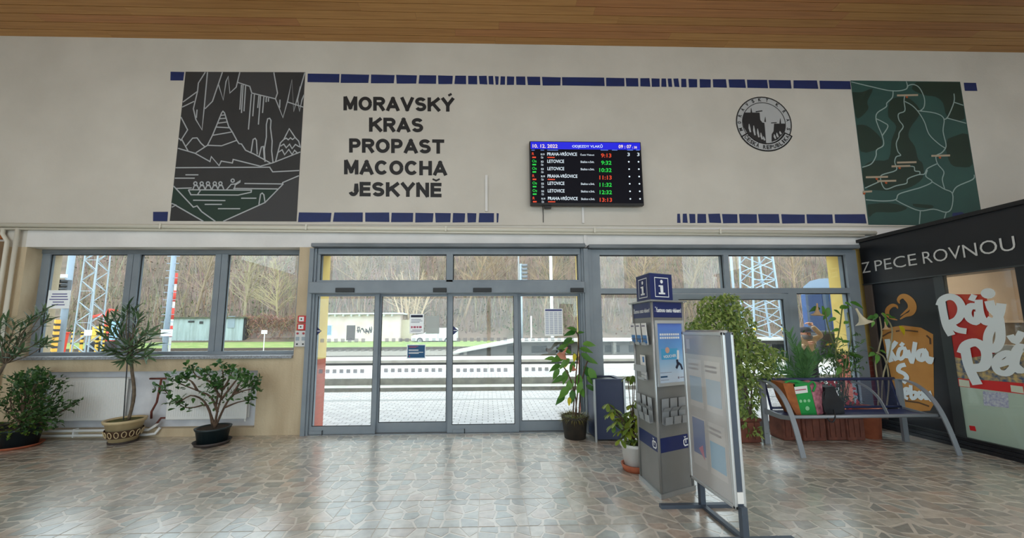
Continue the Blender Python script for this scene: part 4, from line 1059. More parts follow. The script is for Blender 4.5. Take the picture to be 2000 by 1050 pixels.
for x in (X0b + .05, X1b - .05): MB().bar((x, -.69, .44), (x, -.60, .83), .025, .012, (0, 1, 0)).build('back_stile', blue_s, bn)
arm = [(-.625, .83), (-.74, .835), (-.86, .80), (-.96, .725), (-1.04, .62), (-1.105, .48), (-1.16, .30), (-1.20, .13), (-1.228, 0)]
for x in (3.795, 5.745):
    pts = smooth_line([Vector((x, y, z)) for y, z in arm], 3)
    m = MB()
    for k in range(len(pts) - 1):
        d = (pts[k + 1] - pts[k]).normalized(); nn = Vector((0, -d.z, d.y)) * .006
        m.add([pts[k] + Vector((-.032, 0, 0)) + nn, pts[k] + Vector((.032, 0, 0)) + nn, pts[k + 1] + Vector((.032, 0, 0)) + nn, pts[k + 1] + Vector((-.032, 0, 0)) + nn,
               pts[k] + Vector((-.032, 0, 0)) - nn, pts[k] + Vector((.032, 0, 0)) - nn, pts[k + 1] + Vector((.032, 0, 0)) - nn, pts[k + 1] + Vector((-.032, 0, 0)) - nn],
              [(0, 1, 2, 3), (7, 6, 5, 4), (0, 3, 7, 4), (1, 5, 6, 2)])
    m.build('arm_leg', steel, bn)
    MB().box(x - .04, x + .03, -.69, -.655, 0, .84).build('rear_leg', steel, bn)
    MB().prism([(x - .012, -.66, .47), (x - .012, -.66, .40), (x - .012, -.95, .385), (x - .012, -1.11, .41), (x - .012, -1.11, .46), (x - .012, -.95, .44)], (.024, 0, 0)).build('seat_bracket', steel, bn)
pts = smooth_line([Vector((5.10, y, z)) for y, z in ((-.63, .80), (-.76, .79), (-.88, .73), (-.98, .62), (-1.05, .46))], 4)
m = MB()
for k in range(len(pts) - 1): m.bar(pts[k], pts[k + 1], .03, .01, (1, 0, 0))
m.build('middle_arm', steel, bn)

# ================================================================== bags on the bench
gb = thing('shopping_bag', (4.17, -.86, .44), 'green shopping bag with floral side and white label on the bench', 'bag')
P2 = lambda u, v, y=-.93: W(u, v, y)
def bag_panel(pts, name, mat, y0=-.93, d=.0):
    return MB().prism([P2(u, v, y0) for u, v in pts], (0, .2 + d, .015)).build(name, mat, gb)
bag_g = M('bright_green_fabric', (30, 160, 72), .6, rgb2=(24, 140, 62), scale=5)
bag_o = M('ochre_print_fabric', (176, 104, 52), .7, rgb2=(150, 84, 44), scale=12)
bag_f = M('floral_print_fabric', (198, 128, 140), .7, rgb2=(120, 62, 78), scale=16)
bag_panel([(1529, 748), (1552, 749), (1566, 812), (1558, 814), (1540, 782)], 'side_gusset', bag_o)
fp = bag_panel([(1549, 750), (1580, 747), (1596, 810), (1566, 813)], 'front_panel', bag_g)
bag_panel([(1582, 752), (1605, 748), (1612, 806), (1597, 811)], 'floral_panel', bag_f)
MB().poly([P2(1551, 755.5, -.934), P2(1576, 752.5, -.934), P2(1578, 766, -.934), P2(1554, 769, -.934)]).build('white_label', paper, fp)
MB().poly([P2(1553, 761, -.936), P2(1574, 758.5, -.936), P2(1575, 760.5, -.936), P2(1553.5, 763, -.936)]).build('label_print', red_ink, fp)
for k in range(3): MB().disc(P2(1564 + k * 8, 783 - k * .5, -.934), (0, -1, 0), .02, 10).build('bag_print', M('pale_green', (150, 212, 160), .6), fp)
MB().disc(P2(1577, 797, -.934), (0, -1, 0), .028, 12).build('bag_print', M('pale_green', (150, 212, 160), .6), fp)
MB().tube(smooth_line([P2(1578, 752, -.90), P2(1586, 745, -.92), P2(1592, 752, -.93), P2(1588, 764, -.94)], 5), .012, 6).build('handle', bag_g, gb, True)
MB().tube(smooth_line([P2(1528, 752, -.90), P2(1540, 744, -.88), P2(1556, 745, -.88), P2(1568, 750, -.9)], 5), .012, 6).build('handle', bag_g, gb, True)
kb = thing('black_bag', (4.45, -.86, .44), 'black handbag with dangling strap next to the green bag', 'bag')
blk_f = M('black_nylon', (26, 27, 32), .6, rgb2=(38, 40, 46), scale=8)
m = MB()
prof = [(1612, 756), (1630, 754), (1636, 770), (1648, 786), (1650, 808), (1612, 810), (1608, 790), (1611, 770)]
m.prism([P2(u, v, -.95) for u, v in prof], (0, .16, 0)); m.build('body', blk_f, kb)
MB().tube(smooth_line([P2(1613, 806, -1.0), P2(1617, 818, -1.10), P2(1626, 824, -1.11), P2(1631, 814, -1.1), P2(1628, 800, -1.0)], 5), .008, 6).build('strap', blk_f, kb, True)
MB().tube(smooth_line([P2(1613, 758, -.9), P2(1607, 770, -.96), P2(1608, 790, -.97), P2(1612, 806, -.97)], 4), .008, 6).build('strap', blk_f, kb, True)

# ================================================================== bakery kiosk
KX = 6.15
ks = thing('bakery_kiosk', (6.6, -1.5, 0), 'black fronted bakery kiosk with white lettered fascia', 'kiosk')
k_blk = M('kiosk_black_panel', (30, 32, 38), .3, rgb2=(26, 28, 33), scale=2)
k_grey = M('kiosk_dark_metal', (72, 76, 78), .3, metal=.5)
KB = -3.6
fa = MB().box(KX, KX + .25, KB, .0, 2.245, 2.95).build('fascia', k_blk, ks)
MB().box(KX - .05, 11, KB - .05, .0, 2.95, 3.0).build('roof_edge', M('kiosk_roof_black', (20, 21, 24), .5), ks)
MB().box(KX - .02, KX + .02, KB, .0, 2.245, 2.265).build('fascia_trim', k_grey, fa)
sgn = M('sign_white', (212, 214, 214), .5)
zt_, zb_ = S(1684.5, 513, KX).z, S(1686.5, 533, KX).z
for w__, u0, v0_, u1, v1_ in (('Z', 1684, 522, 1700, 521), ('PECE', 1709, 518, 1791, 508), ('ROVNOU', 1803, 505, 1984, 478)):
    ya, yb = S(u0, v0_, KX).y, S(u1, v1_, KX).y
    text_fit('sign_word', w__, (KX - .006, ya, zt_), (KX - .006, yb, zt_), (KX - .006, ya, zb_), sgn, fa, -.004)
MB().box(KX, KX + .06, -.10, .0, .0, 2.245).build('corner_post', M('brown_post', (92, 80, 74), .6), ks)
MB().box(KX + .03, KX + .06, -.93, -.10, .14, 2.245).build('cup_panel', k_blk, ks)
MB().box(KX + .005, KX + .06, -1.005, -.90, .14, 2.245).build('window_post', k_grey, ks)
MB().box(KX - .005, KX + .06, -1.79, -1.67, .14, 2.245).build('window_post', k_blk, ks)
pl = MB()
for k, z in enumerate((0, .05, .1)): pl.box(KX - .02 + k * .008, KX + .06, KB, -.02, z + .002, z + .048)
pl.build('plinth', k_blk, ks)
MB().box(KX - .022, KX, KB, -.02, .142, .152).build('plinth_trim', k_grey, ks)
kp = MB().box(KX + .012, KX + .018, -1.67, -1.005, .15, 2.245).build('window_pane', GL, ks)
MB().box(KX + .012, KX + .018, KB, -1.79, .15, 2.245).build('window_pane', GL, ks)
MB().box(KX + .019, KX + .022, -1.67, -1.005, .15, 1.02).build('frosted_film', M('pale_green_film', (232, 242, 236), .4, transl=.6), ks)
MB().box(7.4, 7.45, -3.2, -.1, .02, 1.3).build('inner_partition', M('kiosk_white_partition', (236, 236, 230), .6), ks)
MB().box(8.6, 8.7, KB, 0, 0, 2.9).build('inner_wall', M('kiosk_inner_wall', (176, 150, 124), .7), ks)
MB().box(KX + .06, 11, -.04, -.01, 0, 2.95).build('side_panel', k_blk, ks)
MB().box(KX + .4, 8.6, -.06, -.045, .9, 2.9).build('inner_lining', M('kiosk_lining', (168, 146, 124), .7), ks)
MB().box(KX + .4, 8.6, -.4, -.06, 1.62, 1.66).build('inner_shelf', M('kiosk_shelf', (150, 130, 110), .6), ks)
MB().box(KX + .06, KX + .3, KB, -.1, .0, .15).build('kiosk_floor', k_grey, ks)
KQ = lambda u, v, x=KX + .028: S(1690 + u / 2.7645, 520 + v / 2.7645, x)
SN = (-1, 0, 0)
gold = M('coffee_gold_print', (190, 132, 58), .5, rgb2=(178, 120, 50), scale=4)
cup = MB().poly([KQ(u, v) for u, v in ((85, 352), (115, 332), (200, 318), (300, 330), (366, 366), (372, 740), (350, 778), (285, 782), (212, 765), (165, 700), (112, 480))]).build('cup_print', gold, ks)
dkl = M('cup_dark_line', (86, 56, 28), .6)
m = MB()
for l in ([(92, 378), (125, 358), (150, 350)], [(215, 345), (245, 347), (285, 352)], [(330, 372), (350, 390), (352, 420)], [(215, 725), (290, 735), (345, 755)], [(165, 350), (185, 347)]):
    m.ribbon([KQ(u, v, KX + .026) for u, v in l], SN, .022)
m.build('cup_line', dkl, cup)
KZ = lambda u, v, x=KX + .026: S(1640 + u / 6.5625, 540 + v / 6.5625, x)
m = MB(); STK = [0.0]
def stroke(m, f, pts, w, sub=4, x=None):
    P_ = smooth_line([f(u, v) if x is None else f(u, v, x) for u, v in pts], sub)
    n = len(P_)
    ws = [w[0] + (w[1] - w[0]) * math.sin(PI * i / (n - 1)) for i in range(n)] if isinstance(w, tuple) else w
    STK[0] += .0002
    m.ribbon([p + Vector(SN) * STK[0] for p in P_], SN, ws, rise=.00003)
stroke(m, KZ, [(770, 345), (752, 300), (790, 255), (850, 258), (920, 320), (945, 400), (915, 470), (840, 500), (775, 545)], (.012, .085))
stroke(m, KZ, [(745, 410), (725, 375), (670, 370), (615, 420), (615, 485), (660, 530), (740, 555)], (.012, .06))
stroke(m, KZ, [(820, 280), (880, 340), (890, 400), (840, 450), (780, 500)], (.008, .035))
m.build('steam_print', gold, ks)
white_l = M('brush_white', (222, 230, 232), .6)
m = MB()
for l, w in (([(118, 392), (128, 440), (130, 490), (142, 515)], .075), ([(168, 405), (150, 430), (130, 452)], .06), ([(132, 450), (150, 480), (170, 508)], .06), ([(214, 440), (188, 445), (177, 478), (190, 500), (212, 480), (217, 445), (222, 495)], .05), ([(192, 430), (206, 412)], .05),
             ([(230, 450), (248, 510), (256, 500), (270, 408)], .055), ([(322, 452), (292, 460), (286, 495), (310, 502), (326, 458), (334, 500), (350, 515), (358, 488)], .06), ([(218, 530), (188, 538), (180, 562), (210, 578), (225, 600), (205, 628)], .06),
             ([(215, 690), (232, 682), (234, 662), (216, 662), (210, 698), (232, 715)], .045), ([(246, 640), (250, 708), (272, 705), (274, 680), (252, 680)], .045), ([(300, 675), (286, 692), (300, 712), (314, 692), (300, 675)], .045), ([(324, 680), (328, 712), (346, 700), (350, 682), (352, 718), (368, 722)], .045)):
    stroke(m, KQ, l, w, 4, KX + .024)
m.build('coffee_lettering', white_l, ks)
redp = M('red_poster_print', (176, 34, 36), .4, rgb2=(190, 60, 30), scale=3)
rpst = MB().poly([KQ(u, v, KX + .0105) for u, v in ((416, 150), (655, 150), (690, 460), (857, 545 + 60), (857, 690), (465, 640))]).build('red_poster', redp, ks)
food = M('food_print', (196, 170, 110), .5, rgb2=(70, 92, 120), scale=22)
rpst2 = MB().poly([KQ(u, v, KX + .0095) for u, v in ((448, 480), (530, 500), (700, 470), (857, 455), (857, 630), (462, 600))]).build('food_photo', food, rpst)
MB().poly([KQ(u, v, KX + .0085) for u, v in ((462, 600), (857, 632), (857, 690), (466, 642))]).build('red_band', M('red_band_print', (206, 44, 44), .5), rpst)
for q_ in (((504, 608), (560, 616), (566, 652), (508, 645)), ((783, 640), (850, 648), (856, 686), (788, 676))): MB().poly([KQ(u, v, KX + .0075) for u, v in q_]).build('paper_tag', M('tag_paper', (204, 210, 190), .6), rpst)
kl = MB().box(7.0, 7.9, -2.4, -.6, 2.80, 2.86).build('kiosk_fill_lamp', M('kiosk_fill_glow', (255, 240, 220), .4, emit=2.0), ks)  # unseen lamp added to brighten the kiosk interior
l_ = bpy.data.lights.new('kiosk_fill_light', 'AREA'); l_.shape = 'RECTANGLE'; l_.size = .9; l_.size_y = 1.7; l_.energy = 48; l_.color = (1, .9, .78)
link(bpy.data.objects.new('kiosk_fill_light', l_), (7.45, -1.5, 2.78), kl)
pr = MB().poly([KQ(u, v, KX + .0085) for u, v in ((634, 672), (770, 684), (776, 764), (640, 750))]).build('picture_sheet', M('picture_sheet', (196, 202, 206), .6, rgb2=(150, 152, 186), scale=38), ks)
MB().poly([KQ(u, v, KX + .0085) for u, v in ((560, 858), (592, 862), (600, 890), (566, 884))]).build('red_sticker', red_p, ks)
m = MB()
WZ = lambda u, v, x=KX + .004: S(1820 + u / 5.8333, 540 + v / 5.8333, x)
for l, w in (([(108, 262), (130, 400), (168, 560), (228, 668)], .085), ([(88, 330), (120, 262), (200, 228), (285, 255), (338, 335), (335, 420), (285, 495), (205, 530)], .085), ([(215, 535), (290, 600), (398, 622)], .075),
             ([(500, 338), (440, 340), (408, 405), (432, 478), (500, 515), (528, 470), (535, 400)], .08), ([(535, 262), (550, 400), (590, 495), (640, 520), (690, 470)], .075), ([(450, 272), (488, 206)], .06),
             ([(655, 275), (690, 370), (755, 440), (780, 560), (785, 700), (750, 795), (700, 825), (650, 785), (642, 700), (665, 620), (725, 530), (775, 420), (798, 305)], .085)):
    stroke(m, WZ, l, w, 4, KX + .004)
for l, w in (([(540, 440), (555, 520), (578, 580), (608, 638)], .10), ([(522, 470), (545, 425), (600, 410), (648, 445), (658, 495), (640, 540), (585, 548)], .10), ([(718, 530), (770, 512), (792, 482), (765, 468), (722, 490), (704, 530), (722, 568), (768, 576), (802, 545)], .07),
             ([(857, 442), (835, 440), (812, 480), (805, 530), (830, 556), (857, 548)], .09), ([(783, 370), (815, 404), (848, 352)], .065)):
    stroke(m, KQ, l, w, 4, KX + .004)
m.disc(WZ(640, 190), SN, .065, 14)
m.build('window_lettering', white_l, ks)
# ================================================================== plants
pr_ = random.Random(11)
def leaf_mesh(name, L, Wd, mat, prof, fold=.25, droop=.15):
    vs = []; fs = []
    n = len(prof)
    for t, w in prof:
        x = t * L; z = -droop * L * t * t; hw = w * Wd / 2
        vs += [(x, hw, z + hw * fold), (x, 0, z), (x, -hw, z + hw * fold)]
    for i in range(n - 1):
        a = 3 * i
        fs += [(a, a + 1, a + 4, a + 3), (a + 1, a + 2, a + 5, a + 4)]
    me = bpy.data.meshes.new(name); me.from_pydata(vs, [], fs); me.materials.append(mat)
    me.polygons.foreach_set('use_smooth', [True] * len(fs))
    return me
LANCE = [(0, .12), (.15, .6), (.4, 1), (.7, .8), (.9, .35), (1, .03)]
OVATE = [(0, .1), (.12, .62), (.35, 1), (.6, .82), (.85, .36), (1, .03)]
OBOV = [(0, .15), (.25, .5), (.6, 1), (.85, .9), (1, .3)]
def frame_of(d, up):
    x = d.normalized(); y = up.cross(x)
    if y.length < 1e-3: y = x.orthogonal()
    y.normalize(); z = x.cross(y)
    return Matrix((x, y, z)).transposed()
def put_leaf(me, name, base, d, up, s, par):
    o = bpy.data.objects.new(name, me); link(o, base, par)
    o.rotation_mode = 'QUATERNION'; o.rotation_quaternion = frame_of(d, up).to_quaternion(); o.scale = (s, s, s)
    return o
def rv(a=1.0): return Vector((pr_.uniform(-a, a), pr_.uniform(-a, a), pr_.uniform(-a, a)))
def mb_leaf(mb, base, d, up, L, w, shade):
    R = frame_of(d, up); x, y, z = R.col[0], R.col[1], R.col[2]
    p = [base, base + x * L * .4 + y * w / 2 + z * w * .15, base + x * L - z * L * .15, base + x * L * .4 - y * w / 2 + z * w * .15, base + x * L * .45 - z * w * .05]
    mb.add(p, [(0, 1, 4), (1, 2, 4), (2, 3, 4), (3, 0, 4)])
    mb.c += [shade] * 4
def tone(c1, c2):
    t = pr_.random(); a, b = lin(c1), lin(c2)
    return tuple(a[i] + (b[i] - a[i]) * t for i in range(3))
soil = M('potting_soil', (58, 44, 34), .9, rgb2=(40, 30, 24), scale=30, bump=.5)
moss = M('moss_top', (96, 104, 48), .9, rgb2=(70, 66, 34), scale=25, bump=.6)
bark = M('grey_bark', (118, 104, 88), .8, rgb2=(92, 80, 66), scale=20, bump=.4)
bark_b = M('brown_bark', (104, 82, 66), .8, rgb2=(76, 58, 46), scale=20, bump=.4)
terra = M('terracotta', (176, 98, 66), .75, rgb2=(156, 82, 56), scale=9)
terra_d = M('weathered_terracotta', (128, 74, 58), .8, rgb2=(100, 56, 46), scale=7)
pot_bk = M('dark_green_plastic', (26, 40, 44), .45)
saucer_d = M('dark_saucer', (62, 54, 52), .5)
def pot(par, c, r0, r1, h, mat, z0=0.0, rim=.015, sm=soil, n=28):
    c = Vector((c[0], c[1], 0))
    MB().lathe([(r0, z0), (r0 + (r1 - r0) * .85, z0 + h * .85), (r1 + rim * .3, z0 + h * .86), (r1 + rim, z0 + h), (r1 - .008, z0 + h), (r1 - .015, z0 + h * .9)], c, n).build('pot', mat, par, True)
    MB().lathe([(r1 - .012, z0 + h * .86), (r1 - .014, z0 + h * .93)], c, n).build('soil', sm, par)
def saucer(par, c, r, mat, h=.035):
    MB().lathe([(r * .86, 0), (r, h), (r - .012, h), (r * .82, .012)], (c[0], c[1], 0), 28).build('saucer', mat, par, True)

ole = [M('oleander_leaf', (56, 84, 54), .38, rgb2=(96, 122, 84), objrand=True, transl=.2)]
ole_m = leaf_mesh('oleander_leaf', .185, .030, ole[0], LANCE, .3, .25)
def whorl_plant(par, tips, hub, me, name, n, spread, stem_mat, r=.007, smin=.7, smax=1.1):
    for tp in tips:
        tp = Vector(tp); mid = (hub + tp) / 2 + rv(.03) + Vector((0, 0, -.03))
        MB().tube(smooth_line([hub, mid, tp], 3), [r, r, r, r * .9, r * .8, r * .7, r * .5], 5).build('branch', stem_mat, par, True)
        ax = (tp - mid).normalized()
        for k in range(n):
            a = k * 2.399 + pr_.uniform(0, .5)
            s_ = ax.orthogonal().normalized(); q = Quaternion(ax, a); s_ = q @ s_
            f = k / n
            d = ax * (1.2 - spread * (1 - f * .6)) + s_ * spread
            base = tp - ax * (.16 * (1 - f))
            put_leaf(me, name, base, d + rv(.15), ax + s_ * -.3, pr_.uniform(smin, smax), par)
# --- oleander standard in the patterned pot
t = thing('potted_oleander', (-5.165, -.22, 0), 'oleander trained as a small tree in a cream patterned pot', 'potted plant')
c = (-5.165, -.24)
cream = M('cream_ceramic', (206, 186, 146), .5, rgb2=(192, 172, 132), scale=8)
pot(t, c, .15, .215, .29, cream, .03, .02, moss)
MB().lathe([(.155, .0), (.16, .03)], (c[0], c[1], 0), 24).build('saucer', saucer_d, t)
dbr = M('brown_glaze', (74, 52, 38), .5)
MB().lathe([(.176, .085), (.203, .19), (.2025, .19), (.1755, .085)], (c[0], c[1], 0), 28).build('pattern_band', dbr, t)
for k in range(16):
    a = 2 * PI * k / 16
    P_ = []
    for i in range(13):
        b_ = 2 * PI * i / 12
        z = .138 + .04 * math.sin(b_); rr = .179 + (z - .085) * .257 + .004
        P_.append(Vector((c[0] + rr * math.cos(a + .12 * math.cos(b_)), c[1] + rr * math.sin(a + .12 * math.cos(b_)), z)))
    MB().tube(P_, .006, 5, False).build('pattern_ring', cream, t, True)
MB().tube(smooth_line([W(251, 820, -.22), W(262, 772, -.2), W(258, 725, -.2), W(255, 690, -.2), W(252, 650, -.2)], 4), .019, 8).build('trunk', bark, t, True)
MB().tube([W(241, 820, -.27), W(249, 700, -.27), W(253, 590, -.25)], .007, 6).build('support_stick', black_m, t)
tips = []
for u, v in ((250, 583), (262, 588), (240, 598), (272, 603), (210, 612), (224, 605), (200, 640), (214, 632), (228, 640), (236, 625), (205, 668), (222, 675), (240, 662), (262, 630), (276, 640), (290, 632), (300, 640), (295, 660), (280, 668), (265, 690), (290, 680), (252, 655), (270, 655), (244, 690)):
    tips.append(W(u, v + 14, -.22 + pr_.uniform(-.22, .2)))
whorl_plant(t, tips, W(254, 688, -.2), ole_m, 'leaf', 11, .55, bark)
# --- oleander cut off by the left edge
t = thing('potted_oleander', (-7.0, -.32, 0), 'bushy oleander cut off by the left edge, in front of the riser pipes', 'potted plant')
pot(t, (-7.0, -.32), .16, .21, .26, pot_bk)
hub = W(10, 710, -.32)
MB().tube(smooth_line([Vector((-7.0, -.32, .22)), Vector((-7.02, -.32, .6)), hub], 4), .016, 7).build('trunk', bark, t, True)
tips = [W(u, v + 10, -.32 + pr_.uniform(-.2, .2)) for u, v in ((0, 620), (14, 612), (30, 618), (44, 622), (60, 612), (76, 600), (88, 592), (94, 612), (52, 640), (36, 650), (20, 645), (5, 650), (-15, 640), (-20, 670), (12, 672), (30, 680), (80, 655), (92, 660), (45, 670), (0, 690))]
whorl_plant(t, tips, hub, ole_m, 'leaf', 11, .5, bark, smin=.6, smax=.95)
# --- leafy bush by the left edge
bush_m = M('bush_leaf', (255, 255, 255), .45, vcol=True, transl=.2)
t = thing('potted_bush', (-6.42, -.36, 0), 'dense green bush in a black pot on a terracotta saucer at left', 'potted plant')
c = (-6.42, -.38)
saucer(t, c, .235, terra); pot(t, c, .17, .21, .24, pot_bk, .015)
mb = MB(); mb.c = []; br = MB()
hub = Vector((c[0], c[1], .3))
for k in range(46):
    while True:
        q = rv(1)
        if q.length <= 1: break
    u = 65 + q.x * 62; v = 778 + q.z * -58
    tp = W(u, v, -.46 + q.y * .30)
    br.tube([hub, (hub + tp) / 2 + rv(.05), tp], [.01, .006, .003], 4)
    for i in range(26):
        b_ = tp + rv(.10)
        mb_leaf(mb, b_, (b_ - hub).normalized() + rv(.8), Vector((0, 0, 1)) + rv(.6), pr_.uniform(.05, .085), pr_.uniform(.03, .045), tone((34, 66, 34), (74, 112, 52)))
for (u, v) in ((110, 756), (122, 752), (118, 788), (132, 797), (148, 786), (140, 792), (108, 800), (35, 738), (60, 735)):
    tp = W(u, v, -.38 + pr_.uniform(-.1, .1))
    br.tube(smooth_line([W(75, 805, -.38), (W(80, 808, -.38) + tp) / 2 + Vector((0, 0, -.05)), tp], 3), .005, 4)
    for i in range(9):
        b_ = tp + rv(.05); mb_leaf(mb, b_, rv(1) + Vector((.3, 0, .3)), Vector((0, 0, 1)) + rv(.5), .06, .04, tone((34, 66, 34), (70, 104, 52)))
for k in range(220):
    a = pr_.uniform(0, 2 * PI); b_ = Vector((c[0] + .2 * math.cos(a), c[1] + .2 * math.sin(a), pr_.uniform(.16, .34)))
    mb_leaf(mb, b_, Vector((math.cos(a), math.sin(a), pr_.uniform(-.6, .5))), Vector((0, 0, 1)), .06, .04, tone((60, 96, 36), (120, 140, 60)))
br.build('branch', bark_b, t); mb.build('foliage', bush_m, t, kind='stuff')
# --- jade-like shrub
t = thing('potted_shrub', (-3.82, -.36, 0), 'spreading shrub with fleshy leaves in a dark green pot and dark saucer', 'potted plant')
c = (-3.83, -.37)
saucer(t, c, .225, saucer_d, .05); pot(t, c, .17, .20, .20, pot_bk, .03)
jade = M('jade_leaf', (48, 90, 44), .35, rgb2=(86, 124, 66), objrand=True, transl=.15)
jade_m = leaf_mesh('jade_leaf', .07, .036, jade, OBOV, .2, .1)
Y0 = -.37
BR = [[(418, 838), (425, 800), (432, 775), (436, 740), (432, 712)], [(420, 835), (438, 795), (455, 770), (480, 755), (505, 745)], [(420, 835), (408, 800), (395, 780), (372, 772), (345, 785), (322, 762), (312, 760)], [(415, 830), (405, 792), (380, 795), (358, 794), (335, 778)],
      [(425, 805), (412, 775), (385, 762), (350, 748), (336, 738)], [(430, 775), (410, 745), (385, 735), (374, 718)], [(432, 780), (455, 750), (465, 738), (470, 733)], [(440, 795), (465, 785), (492, 780)], [(432, 760), (415, 735), (400, 730)], [(436, 760), (450, 735), (452, 725)], [(420, 800), (425, 770), (420, 745)], [(455, 770), (478, 762), (500, 758)], [(455, 770), (470, 745), (482, 742)], [(385, 762), (375, 745), (360, 738)]]
m = MB(); nl = 0
for l in BR:
    P_ = [W(u, v, Y0 + (pr_.uniform(-.12, .12) if k > 1 else 0)) for k, (u, v) in enumerate(l)]
    sm = smooth_line(P_, 3); n = len(sm)
    m.tube(sm, [.016 * (1 - .75 * i / (n - 1)) for i in range(n)], 6)
    pts_ = [sm[-1]] + [sm[int(n * .8)]] + ([sm[int(n * .62)]] if n > 9 else [])
    for j, tp in enumerate(pts_):
        for k in range(17 if j == 0 else 9):
            d = rv(1) + Vector((0, 0, .5))
            put_leaf(jade_m, 'leaf', tp + rv(.055), d, Vector((0, 0, 1)) + rv(.7), pr_.uniform(.9, 1.35), t); nl += 1
for k in range(110):
    put_leaf(jade_m, 'leaf', W(pr_.gauss(422, 16), pr_.gauss(757, 18), Y0 + pr_.uniform(-.12, .12)), rv(1) + Vector((0, 0, .4)), Vector((0, 0, 1)) + rv(.7), pr_.uniform(.7, 1.2), t)
m.build('branch', bark_b, t, True)
# --- angel's trumpet by the door
bru = M('trumpet_plant_leaf', (54, 104, 40), .4, rgb2=(104, 152, 62), objrand=True, transl=.35)
bru_m = leaf_mesh('broad_leaf', .21, .10, bru, OVATE, .25, .35)
yel = M('yellowing_leaf', (206, 190, 40), .5, transl=.3); yel_m = leaf_mesh('yellow_leaf', .12, .06, yel, OVATE, .3, .3)
def trumpet(par, base, d, s, mat):
    d = d.normalized(); a = d.orthogonal().normalized(); b_ = d.cross(a)
    prof = [(0, .012), (.3, .014), (.6, .025), (.85, .05), (1, .085)]
    m = MB()
    for tt, r in prof:
        for j in range(10):
            an = 2 * PI * j / 10; rr = r * (1.25 if tt == 1 and j % 2 == 0 else 1)
            m.v.append(base + d * tt * .22 * s + (a * math.cos(an) + b_ * math.sin(an)) * rr * s)
    for i in range(4):
        for j in range(10): m.f.append((i * 10 + j, i * 10 + (j + 1) % 10, (i + 1) * 10 + (j + 1) % 10, (i + 1) * 10 + j))
    m.build('trumpet_flower', mat, par, True)
t = thing('potted_trumpet_plant', (1.25, -.3, 0), 'tall trumpet plant with broad leaves in a mossy dark pot beside the bin', 'potted plant')
c = (1.255, -.30)
pot(t, c, .15, .185, .31, M('grimy_black_pot', (44, 42, 38), .7, rgb2=(62, 54, 46), scale=9), 0, .005, moss)
mb = MB(); mb.c = []
for k in range(420):
    a = pr_.uniform(0, 2 * PI); r = pr_.uniform(.1, .2); b_ = Vector((c[0] + r * math.cos(a), c[1] + r * math.sin(a), .29))
    mb_leaf(mb, b_, Vector((math.cos(a) * .8, math.sin(a) * .8, pr_.uniform(-.6, 1.2))), Vector((0, 0, 1)), pr_.uniform(.06, .13), .008, tone((92, 92, 44), (140, 128, 70)))
mb.build('moss_fringe', bush_m, t, kind='stuff')
for l in ([(1118, 822), (1122, 770), (1126, 720), (1130, 660), (1122, 645)], [(1126, 822), (1124, 775), (1112, 735), (1100, 715)], [(1130, 822), (1134, 760), (1142, 720), (1150, 700)], [(1122, 822), (1130, 745), (1132, 690)]):
    MB().tube(smooth_line([W(u, v, -.3 + pr_.uniform(-.05, .05)) for u, v in l], 4), .010, 6).build('stem', bark_b, t, True)
for (u, v, ang, s) in ((1126, 645, 150, .8), (1124, 648, 190, .9), (1128, 650, 20, .5), (1118, 660, 210, .9), (1110, 672, 200, .9), (1122, 668, 170, .8), (1105, 690, 195, .95), (1100, 700, 180, 1), (1112, 700, 225, 1), (1095, 712, 200, 1), (1092, 720, 240, .9), (1108, 722, 250, 1.1), (1120, 705, 260, .9), (1132, 680, 350, 1), (1138, 672, 5, 1.1), (1135, 690, 320, 1), (1142, 700, 345, 1), (1140, 715, 300, 1.2), (1150, 718, 290, 1.2), (1146, 735, 310, 1), (1130, 730, 270, 1.1), (1118, 740, 245, 1.1), (1112, 755, 230, 1.2), (1120, 760, 255, 1), (1132, 755, 290, .9), (1102, 770, 225, 1), (1128, 705, 100, .7), (1116, 690, 140, .8), (1145, 752, 330, .8), (1085, 700, 170, .8), (1104, 735, 200, 1), (1136, 745, 250, .9)):
    a = math.radians(ang)
    d = Vector((math.cos(a), pr_.uniform(-.6, .3), -math.sin(-a) * .8)); up = Vector((pr_.uniform(-.3, .3), -.9, .6))
    put_leaf(bru_m, 'leaf', W(u, v, -.3 + pr_.uniform(-.15, .12)), d, up, s * .95, t)
for (u, v, ang) in ((1108, 702, 250), (1112, 775, 265), (1122, 690, 265)): put_leaf(yel_m, 'yellow_leaf', W(u, v, -.42), Vector((math.cos(math.radians(ang)), -.3, math.sin(math.radians(ang)))), Vector((0, -1, .3)), 1, t)
salmon = M('salmon_petal', (222, 152, 128), .5, transl=.3)
trumpet(t, W(1108, 678, -.4), Vector((-.6, -.5, -.7)), .8, salmon)
trumpet(t, W(1118, 708, -.4), Vector((.1, -.4, -1)), .5, salmon)
